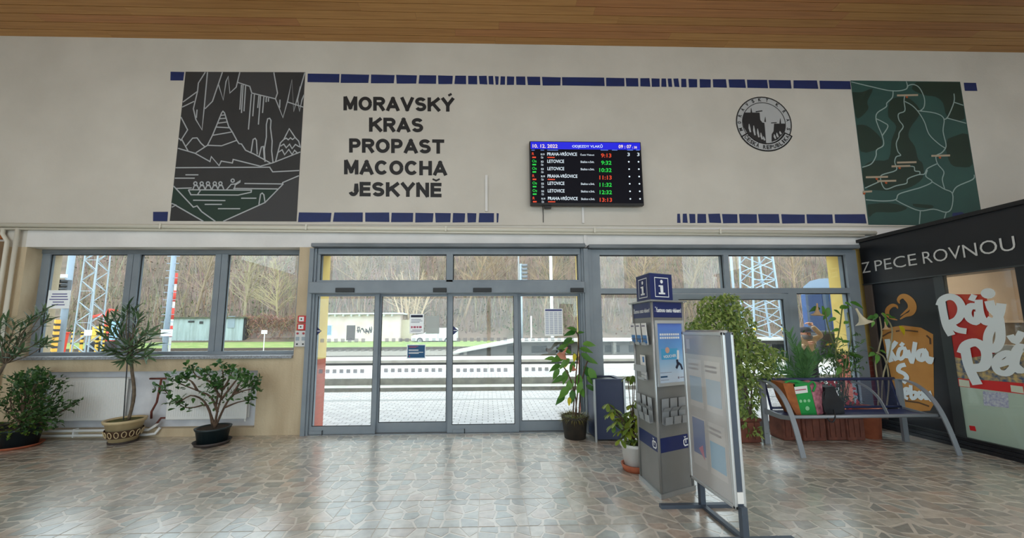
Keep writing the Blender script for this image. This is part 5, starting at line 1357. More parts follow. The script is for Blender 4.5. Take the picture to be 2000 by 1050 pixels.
# --- umbrella plant in a white bucket
t = thing('potted_umbrella_plant', (1.63, -1.50, 0), 'yellow-green umbrella plant in a white bucket behind the information column', 'potted plant')
c = (1.625, -1.50)
saucer(t, c, .14, terra, .07); pot(t, c, .10, .135, .27, white_p, .02, .012)
sch = M('umbrella_leaf', (88, 122, 52), .4, rgb2=(150, 164, 60), objrand=True, transl=.25)
sch_m = leaf_mesh('umbrella_leaf', .095, .042, sch, OBOV, .2, .3)
hub = Vector((c[0], c[1], .32))
for k, (u, v) in enumerate([(1188, 788), (1196, 804), (1200, 798), (1190, 808), (1200, 830), (1206, 822), (1214, 840), (1220, 812), (1228, 805), (1234, 790), (1236, 815), (1222, 850), (1238, 848), (1230, 835), (1244, 832), (1246, 860), (1226, 735), (1236, 733), (1240, 738), (1246, 800), (1250, 780), (1212, 858), (1248, 815), (1255, 845), (1232, 862), (1238, 800), (1242, 812), (1230, 822), (1240, 824), (1250, 830), (1226, 842), (1240, 858), (1252, 866), (1220, 830), (1210, 815)]):
    tp = W(u, v, -1.55 + pr_.uniform(-.1, .12))
    MB().tube(smooth_line([hub, (hub + tp) / 2 + Vector((0, 0, .05)), tp], 3), .005, 5).build('stem', bark_b, t, True)
    for j in range(6):
        a = j * PI / 3 + pr_.random()
        put_leaf(sch_m, 'leaf', tp, Vector((math.cos(a), math.sin(a), -.35)), Vector((0, 0, 1)) + rv(.3), pr_.uniform(.8, 1.25), t)

# --- ficus and the troughs behind the bench
def trough(name, u0, u1, vb, Y, h, label, mat=terra_d, depth=.24, rnd_=False):
    a = W(u0, vb, Y); b = W(u1, vb, Y)
    t = thing(name, ((a.x + b.x) / 2, Y + depth / 2, 0), label, 'planter')
    if rnd_:
        r = (b.x - a.x) / 2
        MB().lathe([(r * .86, 0), (r, h * .9), (r * 1.05, h * .9), (r * 1.05, h), (r * .95, h), (r * .9, h * .85)], ((a.x + b.x) / 2, Y + r, 0), 28).build('pot', mat, t, True)
        MB().lathe([(r * .9, h * .84), (r * .89, h * .9)], ((a.x + b.x) / 2, Y + r, 0), 20).build('soil', soil, t)
        return t
    i = .022
    for x0, x1, y0, y1 in ((a.x, b.x, Y, Y + i), (a.x, b.x, Y + depth - i, Y + depth), (a.x, a.x + i, Y + i, Y + depth - i), (b.x - i, b.x, Y + i, Y + depth - i)):
        pass
    MB().bevbox(a.x, b.x, Y, Y + depth, 0, h * .86, .02).build('body', mat, t)
    MB().bevbox(a.x - .012, b.x + .012, Y - .012, Y + depth + .012, h * .86, h, .01).build('rim', mat, t)
    MB().box(a.x + .02, b.x - .02, Y + .02, Y + depth - .02, h - .01, h + .004).build('soil', soil, t)
    m = MB(); w_ = b.x - a.x
    for f in (.2, .5, .8): m.box(a.x + w_ * f - .03, a.x + w_ * f + .03, Y - .008, Y + .01, .05, h * .82)
    m.build('relief_panel', mat, t)
    return t
t = trough('ficus_planter', 1444, 1489, 865, -.66, .33, 'brown trough planter holding the big ficus right of the poster stand', depth=.3)
m = MB()
for l in ([(1465, 832), (1462, 780), (1450, 720), (1440, 660), (1420, 610), (1395, 585)], [(1467, 832), (1468, 760), (1478, 710), (1500, 690)], [(1462, 790), (1452, 730), (1430, 650)], [(1466, 832), (1455, 760), (1462, 690), (1450, 620)]):
    m.tube(smooth_line([W(u, v, -.52 + pr_.uniform(-.05, .05)) for u, v in l], 3), .011, 6)
m.build('branch', bark, t, True)
mb = MB(); mb.c = []
for (u, v, ru, rv_, n) in ((1388, 600, 30, 24, 190), (1405, 632, 48, 34, 300), (1438, 640, 38, 48, 330), (1455, 700, 48, 50, 380), (1452, 762, 36, 45, 270), (1492, 695, 36, 26, 190), (1362, 636, 24, 10, 70), (1455, 812, 22, 18, 90), (1475, 840, 22, 10, 60), (1420, 580, 18, 10, 50), (1510, 730, 18, 14, 50), (1436, 590, 14, 14, 40)):
    for k in range(int(n * 1.5)):
        a = pr_.uniform(0, 2 * PI); r = pr_.random() ** .5
        b_ = W(u + ru * r * math.cos(a), v + rv_ * r * math.sin(a), -.52 + pr_.uniform(-.27, .27))
        mb_leaf(mb, b_, Vector((pr_.uniform(-.8, .8), pr_.uniform(-.8, .4), pr_.uniform(-1, .1))), Vector((0, -.6, .8)) + rv(.5), pr_.uniform(.06, .09), pr_.uniform(.03, .042), tone((84, 116, 48), (166, 182, 100)))
mb.build('foliage', bush_m, t, kind='stuff')
t1 = trough('palm_planter', 1532, 1570, 857, -.58, .36, 'leftmost brown trough behind the bench, holding a palm', depth=.26)
t2 = trough('flower_planter', 1571, 1617, 863, -.62, .36, 'brown trough behind the bench holding red flowering plants', depth=.26)
t3 = trough('trumpet_planter', 1620, 1655, 860, -.60, .36, 'brown trough behind the bench holding a trumpet plant with white flowers', depth=.26)
t4 = trough('fern_planter', 1657, 1693, 862, -.62, .36, 'brown trough behind the bench next to the round terracotta pot', depth=.26)
t5 = trough('round_planter', 1694, 1744, 858, -.60, .42, 'round orange terracotta pot behind the bench with bare twining stems', terra, .3, True)
# palm
palm_m = M('palm_leaf', (62, 104, 60), .45, rgb2=(92, 134, 78), scale=9, transl=.25)
hub = W(1574, 765, -.5)
MB().tube([Vector((hub.x - .1, -.45, .36)), hub], .02, 6).build('palm_stem', bark_b, t1, True)
for (u, v, dy) in ((1541, 648, 0), (1556, 676, -.15), (1570, 684, .1), (1586, 688, -.1), (1602, 694, .1), (1578, 698, -.2), (1497, 702, -.1), (1512, 722, .1), (1524, 692, .15), (1560, 700, -.2)):
    tp = W(u, v, -.5 + dy); P_ = smooth_line([hub, (hub + tp) / 2 + Vector((0, 0, .10)), tp], 6)
    m = MB().tube(P_, .006, 4)
    side = (tp - hub).cross(Vector((0, 1, 0))).normalized(); ax = (tp - hub).normalized()
    for k in range(3, len(P_)):
        for sgn_ in (-1, 1):
            for q in (0, .5):
                p = P_[k - 1].lerp(P_[k], q); d = (ax * .9 + side * sgn_ * .7 + rv(.15)).normalized() * .14
                wv = ax.cross(d).cross(d).normalized() * .007
                m.add([p - wv, p + wv, p + d * .6 + wv * .8, p + d, p + d * .6 - wv * .8], [(0, 1, 2, 3, 4)])
    m.build('palm_frond', palm_m, t1)
# red flowering plants
red_fl = M('coral_flower', (220, 92, 84), .5, transl=.3); grn2 = M('spiny_plant_leaf', (255, 255, 255), .45, vcol=True, transl=.2)
mb = MB(); mb.c = []; ms = MB()
for k in range(26):
    u = pr_.uniform(1590, 1680); v = pr_.uniform(735, 800)
    tp = W(u, v, -.5 + pr_.uniform(-.08, .1)); ms.tube([Vector((min(tp.x, 4.7), -.5, .36)), tp], .006, 4)
    for j in range(9): mb_leaf(mb, tp + rv(.06), rv(1), Vector((0, -1, 1)) + rv(.4), .06, .02, tone((52, 84, 48), (110, 130, 84)))
ms.build('stem', bark, t2); mb.build('foliage', grn2, t2, kind='stuff')
for k in range(34):
    u, v = pr_.choice(((1607, 745), (1615, 752), (1622, 745), (1640, 742), (1660, 748), (1666, 762), (1668, 770), (1655, 785), (1664, 790), (1672, 783), (1660, 797), (1630, 750)))
    MB().disc(W(u + pr_.uniform(-4, 4), v + pr_.uniform(-4, 4), -.585 + pr_.uniform(-.02, .05)), Vector((pr_.uniform(-.5, .5), -1, pr_.uniform(-.2, .5))), .022, 7).build('coral_flower', red_fl, t2)
# trumpet plants with pale flowers
white_fl = M('cream_petal', (236, 226, 200), .5, transl=.35)
m = MB()
for l in ([(1640, 800), (1640, 740), (1632, 690), (1640, 640), (1645, 600)], [(1645, 800), (1650, 720), (1662, 660), (1655, 610)], [(1636, 690), (1618, 640), (1612, 608)]):
    m.tube(smooth_line([W(u, v, -.5 + pr_.uniform(-.04, .04)) for u, v in l], 4), .008, 6)
m.build('stem', M('green_stem', (104, 112, 62), .6), t3, True)
for (u, v, ang, s) in ((1605, 597, 290, .9), (1618, 600, 250, 1.0), (1628, 605, 330, .7), (1600, 600, 190, .9), (1640, 602, 20, .9), (1650, 592, 350, 1), (1660, 590, 340, 1.1), (1632, 620, 200, .6), (1648, 632, 30, .6), (1640, 642, 190, .6), (1632, 660, 350, .6), (1644, 668, 20, .6), (1655, 690, 350, .9), (1668, 695, 0, 1), (1650, 700, 250, .9), (1660, 705, 290, .8), (1625, 690, 200, .8), (1640, 715, 230, .8)):
    a = math.radians(ang); put_leaf(bru_m, 'leaf', W(u, v, -.5 + pr_.uniform(-.1, .1)), Vector((math.cos(a), pr_.uniform(-.5, .2), math.sin(a))), Vector((0, -.8, .6)), s * .9, t3)
trumpet(t3, W(1596, 592, -.55), Vector((-.1, 0, -1)), .8, M('fading_petal', (214, 180, 140), .5, transl=.3))
trumpet(t3, W(1672, 602, -.55), Vector((.35, -.1, -1)), 1.05, white_fl)
mb = MB(); mb.c = []
for k in range(420):
    u = pr_.gauss(1640, 26); v = pr_.gauss(700, 20)
    mb_leaf(mb, W(u, v, -.42 + pr_.uniform(-.1, .15)), rv(1) + Vector((0, -.3, .2)), Vector((0, -.5, 1)) + rv(.4), .10, .022, tone((40, 76, 40), (84, 116, 58)))
for k in range(24):
    b0 = Vector((t4.location.x + pr_.uniform(-.1, .1), -.5, .36)); b1 = W(pr_.gauss(1640, 20), pr_.gauss(705, 14), -.42)
    n0 = len(mb.f); mb.tube([b0, b1], .004, 4); mb.c += [lin((90, 110, 60))] * (len(mb.f) - n0)
mb.build('foliage', grn2, t4, kind='stuff')
m = MB()
for l in ([(1722, 810), (1724, 740), (1737, 690), (1742, 640), (1722, 612)], [(1714, 810), (1716, 760), (1710, 710), (1717, 680), (1722, 650), (1718, 618)], [(1730, 810), (1736, 745), (1728, 700), (1712, 688)]):
    m.tube(smooth_line([W(u, v, -.45 + pr_.uniform(-.04, .04)) for u, v in l], 4), .009, 6)
m.build('stem', M('pale_stem', (150, 140, 108), .6), t5, True)
for (u, v, ang, s) in ((1708, 617, 190, .8), (1712, 612, 230, .7), (1722, 610, 300, .8), (1730, 614, 340, .7), (1728, 622, 270, .8), (1705, 625, 250, .6), (1708, 688, 200, .7), (1712, 690, 260, .9), (1718, 684, 340, .7), (1736, 620, 10, .6)):
    a = math.radians(ang); put_leaf(bru_m, 'leaf', W(u, v, -.45 + pr_.uniform(-.1, .05)), Vector((math.cos(a), -.3, math.sin(a))), Vector((0, -.8, .6)), s * .8, t5)
put_leaf(yel_m, 'yellow_leaf', W(1756, 636, -.5), Vector((.5, -.2, -.9)), Vector((0, -1, .2)), 1.3, t5)
trumpet(t5, W(1728, 628, -.5), Vector((.1, 0, -1)), .5, M('fading_petal', (214, 180, 140), .5, transl=.3))
# ================================================================== outside
orr = random.Random(23)
def paver_mat():
    m = bpy.data.materials.new('paving'); m.use_nodes = True
    nt = m.node_tree; nd = nt.nodes; lk = nt.links; b = nd['Principled BSDF']; b.inputs['Roughness'].default_value = .8
    tc = nd.new('ShaderNodeTexCoord'); br = nd.new('ShaderNodeTexBrick'); br.inputs['Scale'].default_value = 1
    br.inputs['Brick Width'].default_value = .2; br.inputs['Row Height'].default_value = .1; br.inputs['Mortar Size'].default_value = .008
    br.inputs['Color1'].default_value = lin((196, 190, 188)) + (1,); br.inputs['Color2'].default_value = lin((178, 172, 171)) + (1,); br.inputs['Mortar'].default_value = lin((128, 122, 120)) + (1,)
    lk.new(tc.outputs['Object'], br.inputs['Vector']); lk.new(br.outputs['Color'], b.inputs['Base Color'])
    bp = nd.new('ShaderNodeBump'); bp.inputs['Strength'].default_value = .4; bp.inputs['Distance'].default_value = .01
    lk.new(br.outputs['Fac'], bp.inputs['Height']); bp.invert = True; lk.new(bp.outputs[0], b.inputs['Normal'])
    return m
pave = paver_mat()
conc = M('light_concrete', (190, 184, 176), .85, rgb2=(174, 168, 160), scale=3)
conc_d = M('kerb_concrete', (140, 136, 128), .9, rgb2=(112, 110, 104), scale=4)
gravel = M('track_gravel', (150, 140, 126), .95, rgb2=(112, 104, 94), scale=9, bump=.8)
grass = M('verge_grass', (112, 138, 66), .95, rgb2=(146, 150, 88), scale=1.5, bump=.8)
dark_u = M('dark_grey_shade', (52, 52, 54), .9)
XA, XB = -60, 60
def st(o, label, cat): return tag(o, label, cat, kind='structure')
st(MB().box(XA, XB, .47, 3.75, -.3, 0).build('pavement', pave), 'light paved forecourt outside the doors', 'pavement')
dr = MB().box(XA, XB, 2.55, 2.68, -.02, .004).build('trim_1', M('drain_grey', (150, 148, 146), .7)); st(dr, 'narrow drain channel across the paving outside', 'drain')
st(MB().box(XA, XB, 3.75, 4.2, -.3, .09).build('platform_step', conc_d), 'low grey step up to the first platform', 'step')
MB_top = MB().box(XA, XB, 3.73, 4.18, .09, .10).build('trim_2', conc); st(MB_top, 'pale tread of the low platform step', 'step')
pf_ = st(MB().box(XA, XB, 4.2, 7.7, -.6, .265).build('platform_near', conc_d), 'near platform with tiled paving and slab edge', 'platform')
MB().box(XA, XB, 4.2, 6.1, .265, .275).build('platform_paving', pave, pf_)
for k in range(40):
    x = -30 + k * 1.5
    MB().box(x + .006, x + 1.494, 6.1, 7.75, .265, .28).build('edge_slab', M('edge_slab_concrete', (200, 190, 176), .85, rgb2=(184, 176, 164), scale=3), pf_)
st(MB().box(XA, XB, 7.7, 28, -.8, -.12).build('track_bed', gravel), 'gravel track bed between the platforms', 'ground')
p2 = st(MB().box(XA, 14, 11.2, 13.6, -.2, .17).build('platform_middle', conc), 'narrow light platform between the tracks', 'platform')
MB().box(XA, 14, 11.15, 11.2, -.2, .05).build('platform_face_shade', dark_u, p2)  # dark grey strip imitates the shade on the near side
rail_m = M('rail_steel', (92, 78, 68), .5, metal=.4)
slp = M('sleeper', (120, 112, 102), .9)
for y in (8.4, 14.6, 24.2):
    t = thing('railway_track', (0, y + .7, -.12), {8.4: 'track sunk beside the near platform', 14.6: 'track behind the narrow middle platform', 24.2: 'farthest track in front of the grass verge'}[y], 'railway track')
    for dy in (0, 1.435): MB().box(XA, XB, y + dy - .035, y + dy + .035, -.02, .13 if y > 20 else .06).build('rail', rail_m, t)
    m = MB()
    for k in range(150): m.box(-45 + k * .62, -45 + k * .62 + .22, y - .5, y + 1.95, -.12, -.02)
    m.build('sleeper', slp, t, kind='stuff')
# raised platform on the right with ramp
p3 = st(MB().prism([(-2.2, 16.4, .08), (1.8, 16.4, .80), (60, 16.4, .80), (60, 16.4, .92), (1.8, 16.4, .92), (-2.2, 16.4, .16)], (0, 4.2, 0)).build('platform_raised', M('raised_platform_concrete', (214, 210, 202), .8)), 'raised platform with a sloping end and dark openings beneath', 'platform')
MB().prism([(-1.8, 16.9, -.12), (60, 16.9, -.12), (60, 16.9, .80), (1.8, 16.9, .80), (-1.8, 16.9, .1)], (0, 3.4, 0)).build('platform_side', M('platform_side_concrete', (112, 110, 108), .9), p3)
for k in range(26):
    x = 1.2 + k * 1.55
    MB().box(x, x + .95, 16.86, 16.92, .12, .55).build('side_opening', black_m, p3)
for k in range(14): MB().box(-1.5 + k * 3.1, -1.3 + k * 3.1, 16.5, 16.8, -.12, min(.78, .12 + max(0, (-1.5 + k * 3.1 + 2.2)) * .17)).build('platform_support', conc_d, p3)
# verge and hillside
v_ = MB().add([(-80, 26, .1), (80, 26, .1), (80, 30, .35), (-80, 30, .35), (80, 38, .5), (-80, 38, .5)], [(0, 1, 2, 3), (3, 2, 4, 5)]).build('grass_verge', grass)
st(v_, 'strip of green grass between the tracks and the hillside', 'ground')
hill_m = M('winter_hillside', (118, 98, 84), .95, rgb2=(88, 78, 64), scale=.35, bump=.6, bscale=2, detail=8)
mb = MB(); nx, ny = 60, 26
def hz(x, y):
    f = max(0, y - 34)
    return .35 + f * .62 + noise.noise(Vector((x * .05, y * .05, 0))) * 3.0 * min(1, f / 14)
for j in range(ny):
    for i in range(nx):
        x = -150 + 300 * i / (nx - 1); y = 33 + 75 * j / (ny - 1); mb.v.append(Vector((x, y, hz(x, y))))
for j in range(ny - 1):
    for i in range(nx - 1): mb.f.append((j * nx + i, j * nx + i + 1, (j + 1) * nx + i + 1, (j + 1) * nx + i))
st(mb.build('hillside', hill_m, None, True), 'steep brown wooded hillside filling the view outside', 'hillside')
# bare thicket on the slope
th_m = M('bare_twigs', (255, 255, 255), .9, vcol=True)
mb = MB(); mb.c = []
def stem(x, y, h, lean, r, col, nb=3):
    b = Vector((x, y, hz(x, y) - .3)); d = Vector((lean, orr.uniform(-.15, .1), 1)).normalized()
    n0 = len(mb.f)
    mb.tube([b, b + d * h * .5, b + d * h + Vector((orr.uniform(-.3, .3), 0, 0))], [r, r * .7, r * .25], 3, False)
    for k in range(nb):
        p = b + d * h * orr.uniform(.3, .85); q = p + Vector((orr.uniform(-1, 1), orr.uniform(-.3, .3), orr.uniform(.3, 1.3))) * h * .22
        mb.tube([p, q], [r * .5, r * .15], 3, False)
    mb.c += [col] * (len(mb.f) - n0)
TW = [(158, 136, 118), (132, 112, 98), (178, 160, 142), (108, 92, 80), (150, 136, 106), (140, 118, 110), (92, 80, 70)]
for k in range(8200):
    y = 35 + 40 * orr.random() ** 1.3; x = orr.uniform(-1.15, 1.2) * (y + 6)
    stem(x, y, orr.uniform(1.6, 5.2), orr.uniform(-.35, .35), orr.uniform(.014, .042), tuple(c * orr.uniform(.7, 1.15) for c in lin(orr.choice(TW))), 3)
o = mb.build('bare_thicket', th_m, kind='stuff'); tag(o, 'thicket of bare winter saplings covering the hillside', 'thicket', kind='stuff')
# low scrub leaves
mb = MB(); mb.c = []
for k in range(9000):
    y = 34.5 + 30 * orr.random() ** 1.5; x = orr.uniform(-1.15, 1.2) * (y + 6)
    g_ = noise.noise(Vector((x * .09, y * .09, 5)))
    base = (78, 92, 58) if g_ > .10 else (118, 92, 76) if g_ < -.15 else (104, 92, 74)
    p = Vector((x, y, hz(x, y) + orr.uniform(0, .9))); L = orr.uniform(.15, .42)
    d = Vector((orr.uniform(-1, 1), orr.uniform(-1, .2), orr.uniform(.1, 1))).normalized(); s_ = d.orthogonal().normalized() * L * .22
    mb.add([p - s_, p + d * L * .5 + s_, p + d * L, p + d * L * .5 - s_ * 1.4], [(0, 1, 2), (0, 2, 3)]); c_ = tuple(q * orr.uniform(.7, 1.2) for q in lin(base)); mb.c += [c_, c_]
o = mb.build('hill_scrub', th_m, kind='stuff'); tag(o, 'low olive and brown scrub on the hillside', 'scrub', kind='stuff')
# taller trees
def bare_tree(x, y, h, r, label, n=40, col=(150, 132, 108), fan=1.0, multi=1):
    t = thing('bare_tree', (x, y, hz(x, y) if y > 34 else .4), label, 'tree')
    z0 = hz(x, y) if y > 34 else .4
    m = MB(); tr = MB()
    for q in range(multi):
        d = Vector((orr.uniform(-.35, .35) * fan, orr.uniform(-.2, .2), 1)).normalized()
        b = Vector((x + orr.uniform(-.3, .3) * (multi > 1), y, z0 - .2))
        tr.tube([b, b + d * h * .4, b + d * h * .75 + rvx(.3), b + d * h], [r, r * .75, r * .4, r * .12], 6)
        for k in range(n // multi):
            f = orr.uniform(.25, .95); p = b + d * h * f; L = h * (1.05 - f) * orr.uniform(.3, .6)
            e = Vector((orr.uniform(-1, 1) * fan, orr.uniform(-.5, .5), orr.uniform(.4, 1.2))).normalized()
            m.tube([p, p + e * L * .5 + rvx(.1), p + e * L], [r * .35 * (1.1 - f), r * .2, r * .06], 3, False)
            for j in range(3):
                p2_ = p + e * L * orr.uniform(.4, .9); m.tube([p2_, p2_ + (e + rvx(.8)).normalized() * L * .4], [r * .12, r * .04], 3, False)
    tm = M('tree_bark_%d' % col[0], col, .9)
    tr.build('trunk', tm, t); m.build('twigs', tm, t, kind='stuff')
def rvx(a): return Vector((orr.uniform(-a, a), orr.uniform(-a, a), orr.uniform(-a, a)))
def tx(px, Y): return W(px, 640, Y).x
bare_tree(tx(800, 34), 34.5, 8, .12, 'pale many-stemmed bare tree right of the little house', 90, (190, 168, 140), 1.1, 9)
bare_tree(tx(700, 40), 40, 13, .2, 'tall bare tree behind the little house', 60)
bare_tree(tx(905, 38), 38, 12, .16, 'bare tree behind the third door leaf', 60, (160, 138, 112))
bare_tree(tx(980, 40), 40, 13, .17, 'tall bare tree above the middle of the third door leaf', 60, (146, 124, 102))
bare_tree(tx(1060, 39), 39, 12, .15, 'slender bare tree left of the white pole', 60, (160, 138, 112))
bare_tree(tx(475, 37), 37, 11, .18, 'bare tree above the vine covered shed', 70, (158, 146, 116))
bare_tree(tx(545, 36), 36, 9, .14, 'spreading bare tree at the right edge of the left window', 70, (170, 156, 120), 1.4)
bare_tree(tx(380, 39), 39, 11, .16, 'bare tree above the corrugated shed', 60, (150, 140, 112))
bare_tree(tx(1240, 38), 38, 12, .16, 'bare tree behind the blue information cube', 60, (160, 138, 112))
bare_tree(tx(1340, 40), 40, 12, .17, 'bare tree above the ficus seen through the fanlight', 60, (150, 130, 106))
bare_tree(tx(1560, 41), 41, 12, .16, 'bare tree behind the train', 60, (160, 138, 112))

# little house
HY = 33.0
hx0, hx1 = tx(618, HY), tx(781, HY)
house = thing('small_house', ((hx0 + hx1) / 2, HY + 2, .4), 'pale low house with flat roof and graffiti beyond the tracks', 'house')
hw = MB().box(hx0, hx1, HY, HY + 5, .2, 3.25).build('wall', M('faded_pink_render', (226, 214, 204), .85, rgb2=(214, 190, 180), scale=.8), house)
MB().box(hx1 - .02, hx1 + 1.2, HY + .6, HY + 5, .2, 2.7).build('side_annex', M('tan_annex', (190, 178, 152), .85), house)
rf = MB().box(hx0 - .4, hx1 + .5, HY - .6, HY + 5.3, 3.28, 3.42).build('roof', M('roof_edge_pale', (216, 218, 216), .8), house)
for k in range(10): MB().box(hx0 + .3 + k * .86, hx0 + .46 + k * .86, HY - .5, HY, 3.08, 3.28).build('rafter_end', M('rafter_pale', (200, 200, 196), .8), rf)
def hrect(u0, v0, u1, v1, name, mat, d=.03):
    a, b = W(u0, v0, HY), W(u1, v1, HY)
    return MB().box(a.x, b.x, HY - d, HY, b.z, a.z).build(name, mat, house)
frm = M('house_window_frame', (196, 206, 214), .6); pn = M('house_window_pane', (120, 150, 176), .25)
for u0, u1 in ((635, 648), (731, 740)):
    w_ = hrect(u0, 634, u1, 655, 'window', frm)
    a, b = W(u0 + 1.5, 635.5, HY), W(u1 - 1.5, 653.5, HY); MB().box(a.x, b.x, HY - .045, HY - .03, b.z, a.z).build('window_pane', pn, w_)
dm = hrect(677.5, 635, 693, 664, 'door', M('dark_brown_door', (82, 70, 70), .7))
m = MB(); ink = M('graffiti_black', (62, 60, 66), .8)
u = 697
while u < 728:                                              # spray-painted scrawl
    m.ribbon(smooth_line([W(u + orr.uniform(-2, 3), 637 + orr.uniform(0, 14), HY - .02) for _ in range(5)], 4), (0, -1, 0), .07); u += 3.2
m.build('graffiti', ink, hw)
# corrugated shed
SY_ = 33.5
sx0, sx1 = tx(318, SY_), tx(476, SY_)
shed = thing('metal_shed', ((sx0 + sx1) / 2, SY_ + 2, .4), 'long grey corrugated metal shed below the hillside', 'shed')
m = MB(); x = sx0; w_ = .16; k = 0
pts = []
while x < sx1: pts.append((x, SY_ + (.0 if k % 2 else .05))); x += w_; k += 1
for a, b in zip(pts, pts[1:]): m.add([(a[0], a[1], .3), (b[0], b[1], .3), (b[0], b[1], 2.95), (a[0], a[1], 2.95)], [(0, 1, 2, 3)])
m.build('corrugated_sheet', M('weathered_zinc', (166, 180, 182), .6, rgb2=(146, 158, 158), scale=.9, stretch=(3, 1, .3)), shed)
MB().box(sx0 - .1, sx1 + .1, SY_ + .1, SY_ + 4, .2, 2.9).build('shed_body', dark_u, shed)
MB().box(sx0 - .2, sx1 + .2, SY_ - .2, SY_ + 4.2, 2.95, 3.1).build('shed_roof', M('shed_roof_dark', (70, 70, 66), .9, rgb2=(96, 100, 70), scale=2), shed)
for u0, u1, v0, v1 in ((368, 379, 626, 629.5), (390, 396, 627, 632)):
    a, b = W(u0, v0, SY_), W(u1, v1, SY_); MB().box(a.x, b.x, SY_ - .03, SY_, b.z, a.z).build('vent_opening', black_m, shed)
a, b = W(446, 617, SY_), W(458, 640, SY_); MB().box(a.x, b.x, SY_ - .03, SY_, b.z, a.z).build('shed_window', M('dim_pane', (132, 146, 156), .3), shed)
# vine covered wall
vx0, vx1 = tx(481, 34), tx(600, 34)
vs = thing('vine_covered_shed', ((vx0 + vx1) / 2, 35, .4), 'derelict shed overgrown with reddish brown vines', 'shed')
MB().box(vx0, vx1, 34.2, 37, .3, 2.9).build('shed_wall', M('shed_brown_wall', (128, 112, 108), .9, rgb2=(150, 132, 126), scale=1.2), vs)
mb = MB(); mb.c = []
for k in range(1500):
    x = orr.uniform(vx0 - .5, vx1 + .5); top = 3.3 + .6 * noise.noise(Vector((x * .6, 0, 2)))
    z = top - abs(orr.gauss(0, 1.0)); z = max(.4, z)
    p = Vector((x, 34.1 + orr.uniform(-.4, .2), z)); d = Vector((orr.uniform(-.7, .7), orr.uniform(-.3, .1), orr.uniform(-1, .5)))
    n0 = len(mb.f); mb.tube([p, p + d * .35 + rvx(.1), p + d * .7], [.025, .02, .008], 3, False); c_ = tuple(q * orr.uniform(.7, 1.2) for q in lin(orr.choice(((140, 98, 84), (158, 116, 100), (120, 92, 78), (168, 140, 112))))); mb.c += [c_] * (len(mb.f) - n0)
mb.build('vine_tangle', th_m, vs, kind='stuff')
# white van
VY = 31.0
va = W(803, 670, VY); vb_ = W(892, 640, VY)
van = thing('white_van', ((va.x + vb_.x) / 2, VY + .9, .2), 'small white delivery van parked beyond the tracks', 'van')
vw = M('van_white', (240, 242, 242), .3); z0 = W(803, 671, VY).z
V = lambda f, z: ((va.x + (vb_.x - va.x) * f), VY, z0 + z)
MB().prism([V(0, .35), V(0, .75), V(.06, .9), V(.26, 1.0), V(.42, 1.52), V(.48, 1.58), V(.98, 1.62), V(1, 1.5), V(1, .3), V(.02, .28)], (0, 1.75, 0)).build('body', vw, van)
MB().poly([(p[0], VY - .012, p[2]) for p in (V(.29, 1.03), V(.42, 1.46), V(.56, 1.48), V(.56, 1.03))]).build('side_window', M('van_glass', (120, 160, 140), .2), van)
MB().poly([(p[0], VY - .012, p[2]) for p in (V(.58, .4), V(.59, .4), V(.59, 1.5), V(.58, 1.5))]).build('door_gap', grey_ink, van)
for f in (.19, .80):
    p = Vector(V(f, .30)); MB().tube([p + Vector((0, -.04, 0)), p + Vector((0, .18, 0))], .32, 18).build('tyre', M('tyre_black', (44, 44, 48), .8), van)
    MB().tube([p + Vector((0, -.06, 0)), p + Vector((0, -.03, 0))], .19, 14).build('wheel_hub', M('hub_grey', (176, 178, 182), .4), van)

# lattice masts
galv = M('galvanised_paint', (158, 170, 178), .45)
def lattice(cx, cy, zb, zt, wb_, wt, dep, label, mat, r=.05, n=10, base=None):
    t = thing('lattice_mast', (cx, cy, zb), label, 'mast')
    def leg(sx_, sy_, f): w = wb_ + (wt - wb_) * f; return Vector((cx + sx_ * w / 2, cy + sy_ * dep / 2, zb + (zt - zb) * f))
    for sx_ in (-1, 1):
        for sy_ in (-1, 1): MB().bar(leg(sx_, sy_, 0), leg(sx_, sy_, 1), r * 1.7, r * 1.7).build('corner_leg', mat, t)
    for k in range(n):
        f0, f1 = k / n, (k + 1) / n
        for sy_ in (-1, 1):
            MB().bar(leg(-1 if k % 2 else 1, sy_, f0), leg(1 if k % 2 else -1, sy_, f1), r, r).build('brace', mat, t)
        for sx_ in (-1, 1): MB().bar(leg(sx_, -1 if k % 2 else 1, f0), leg(sx_, 1 if k % 2 else -1, f1), r, r).build('brace', mat, t)
        if k % 3 == 0: MB().bar(leg(-1, -1, f0), leg(1, -1, f0), r, r).build('crossbar', mat, t)
    if base:
        for sx_ in (-1, 1):
            for k in range(4):
                f0 = k * .03; MB().bar(leg(sx_, -1, f0), leg(sx_, -1, f0 + .018), r * 2.2, r * 2.2).build('warning_band', base if k % 2 == 0 else black_m, t)
    return t
yel_p = M('warning_yellow', (240, 200, 50), .5)
p = W(168, 690, 20); lattice(p.x, 20, .0, 9.5, 1.1, .8, .8, 'pale lattice mast seen in the left window pane', galv, .035, 13)
p = W(1491, 660, 18.5); q = W(1476, 497, 18.5); lattice(p.x - .05, 18.5, .92, 9.5, 2.05, 1.1, 1.2, 'tall pale blue lattice mast on the raised platform', M('pale_blue_steel', (168, 184, 196), .45), .052, 13, yel_p)
def pole(u, vt, vb, Y, r, mat, name, label, cat='pole', ground=-.12):
    a, b = W(u, vb, Y), W(u, vt, Y); zt = max(b.z, a.z); a.z = ground
    t = thing(name, (a.x, Y, a.z), label, cat)
    MB().tube([(a.x, Y, a.z), (a.x, Y, zt)], r, 10).build('shaft', mat, t, True)
    return t, a.x
gp = M('blue_grey_pole', (138, 152, 166), .45)
t, x = pole(321, 470, 690, 13, .11, gp, 'lamp_mast', 'blue-grey mast with climbing rungs in the middle window pane', 'mast')
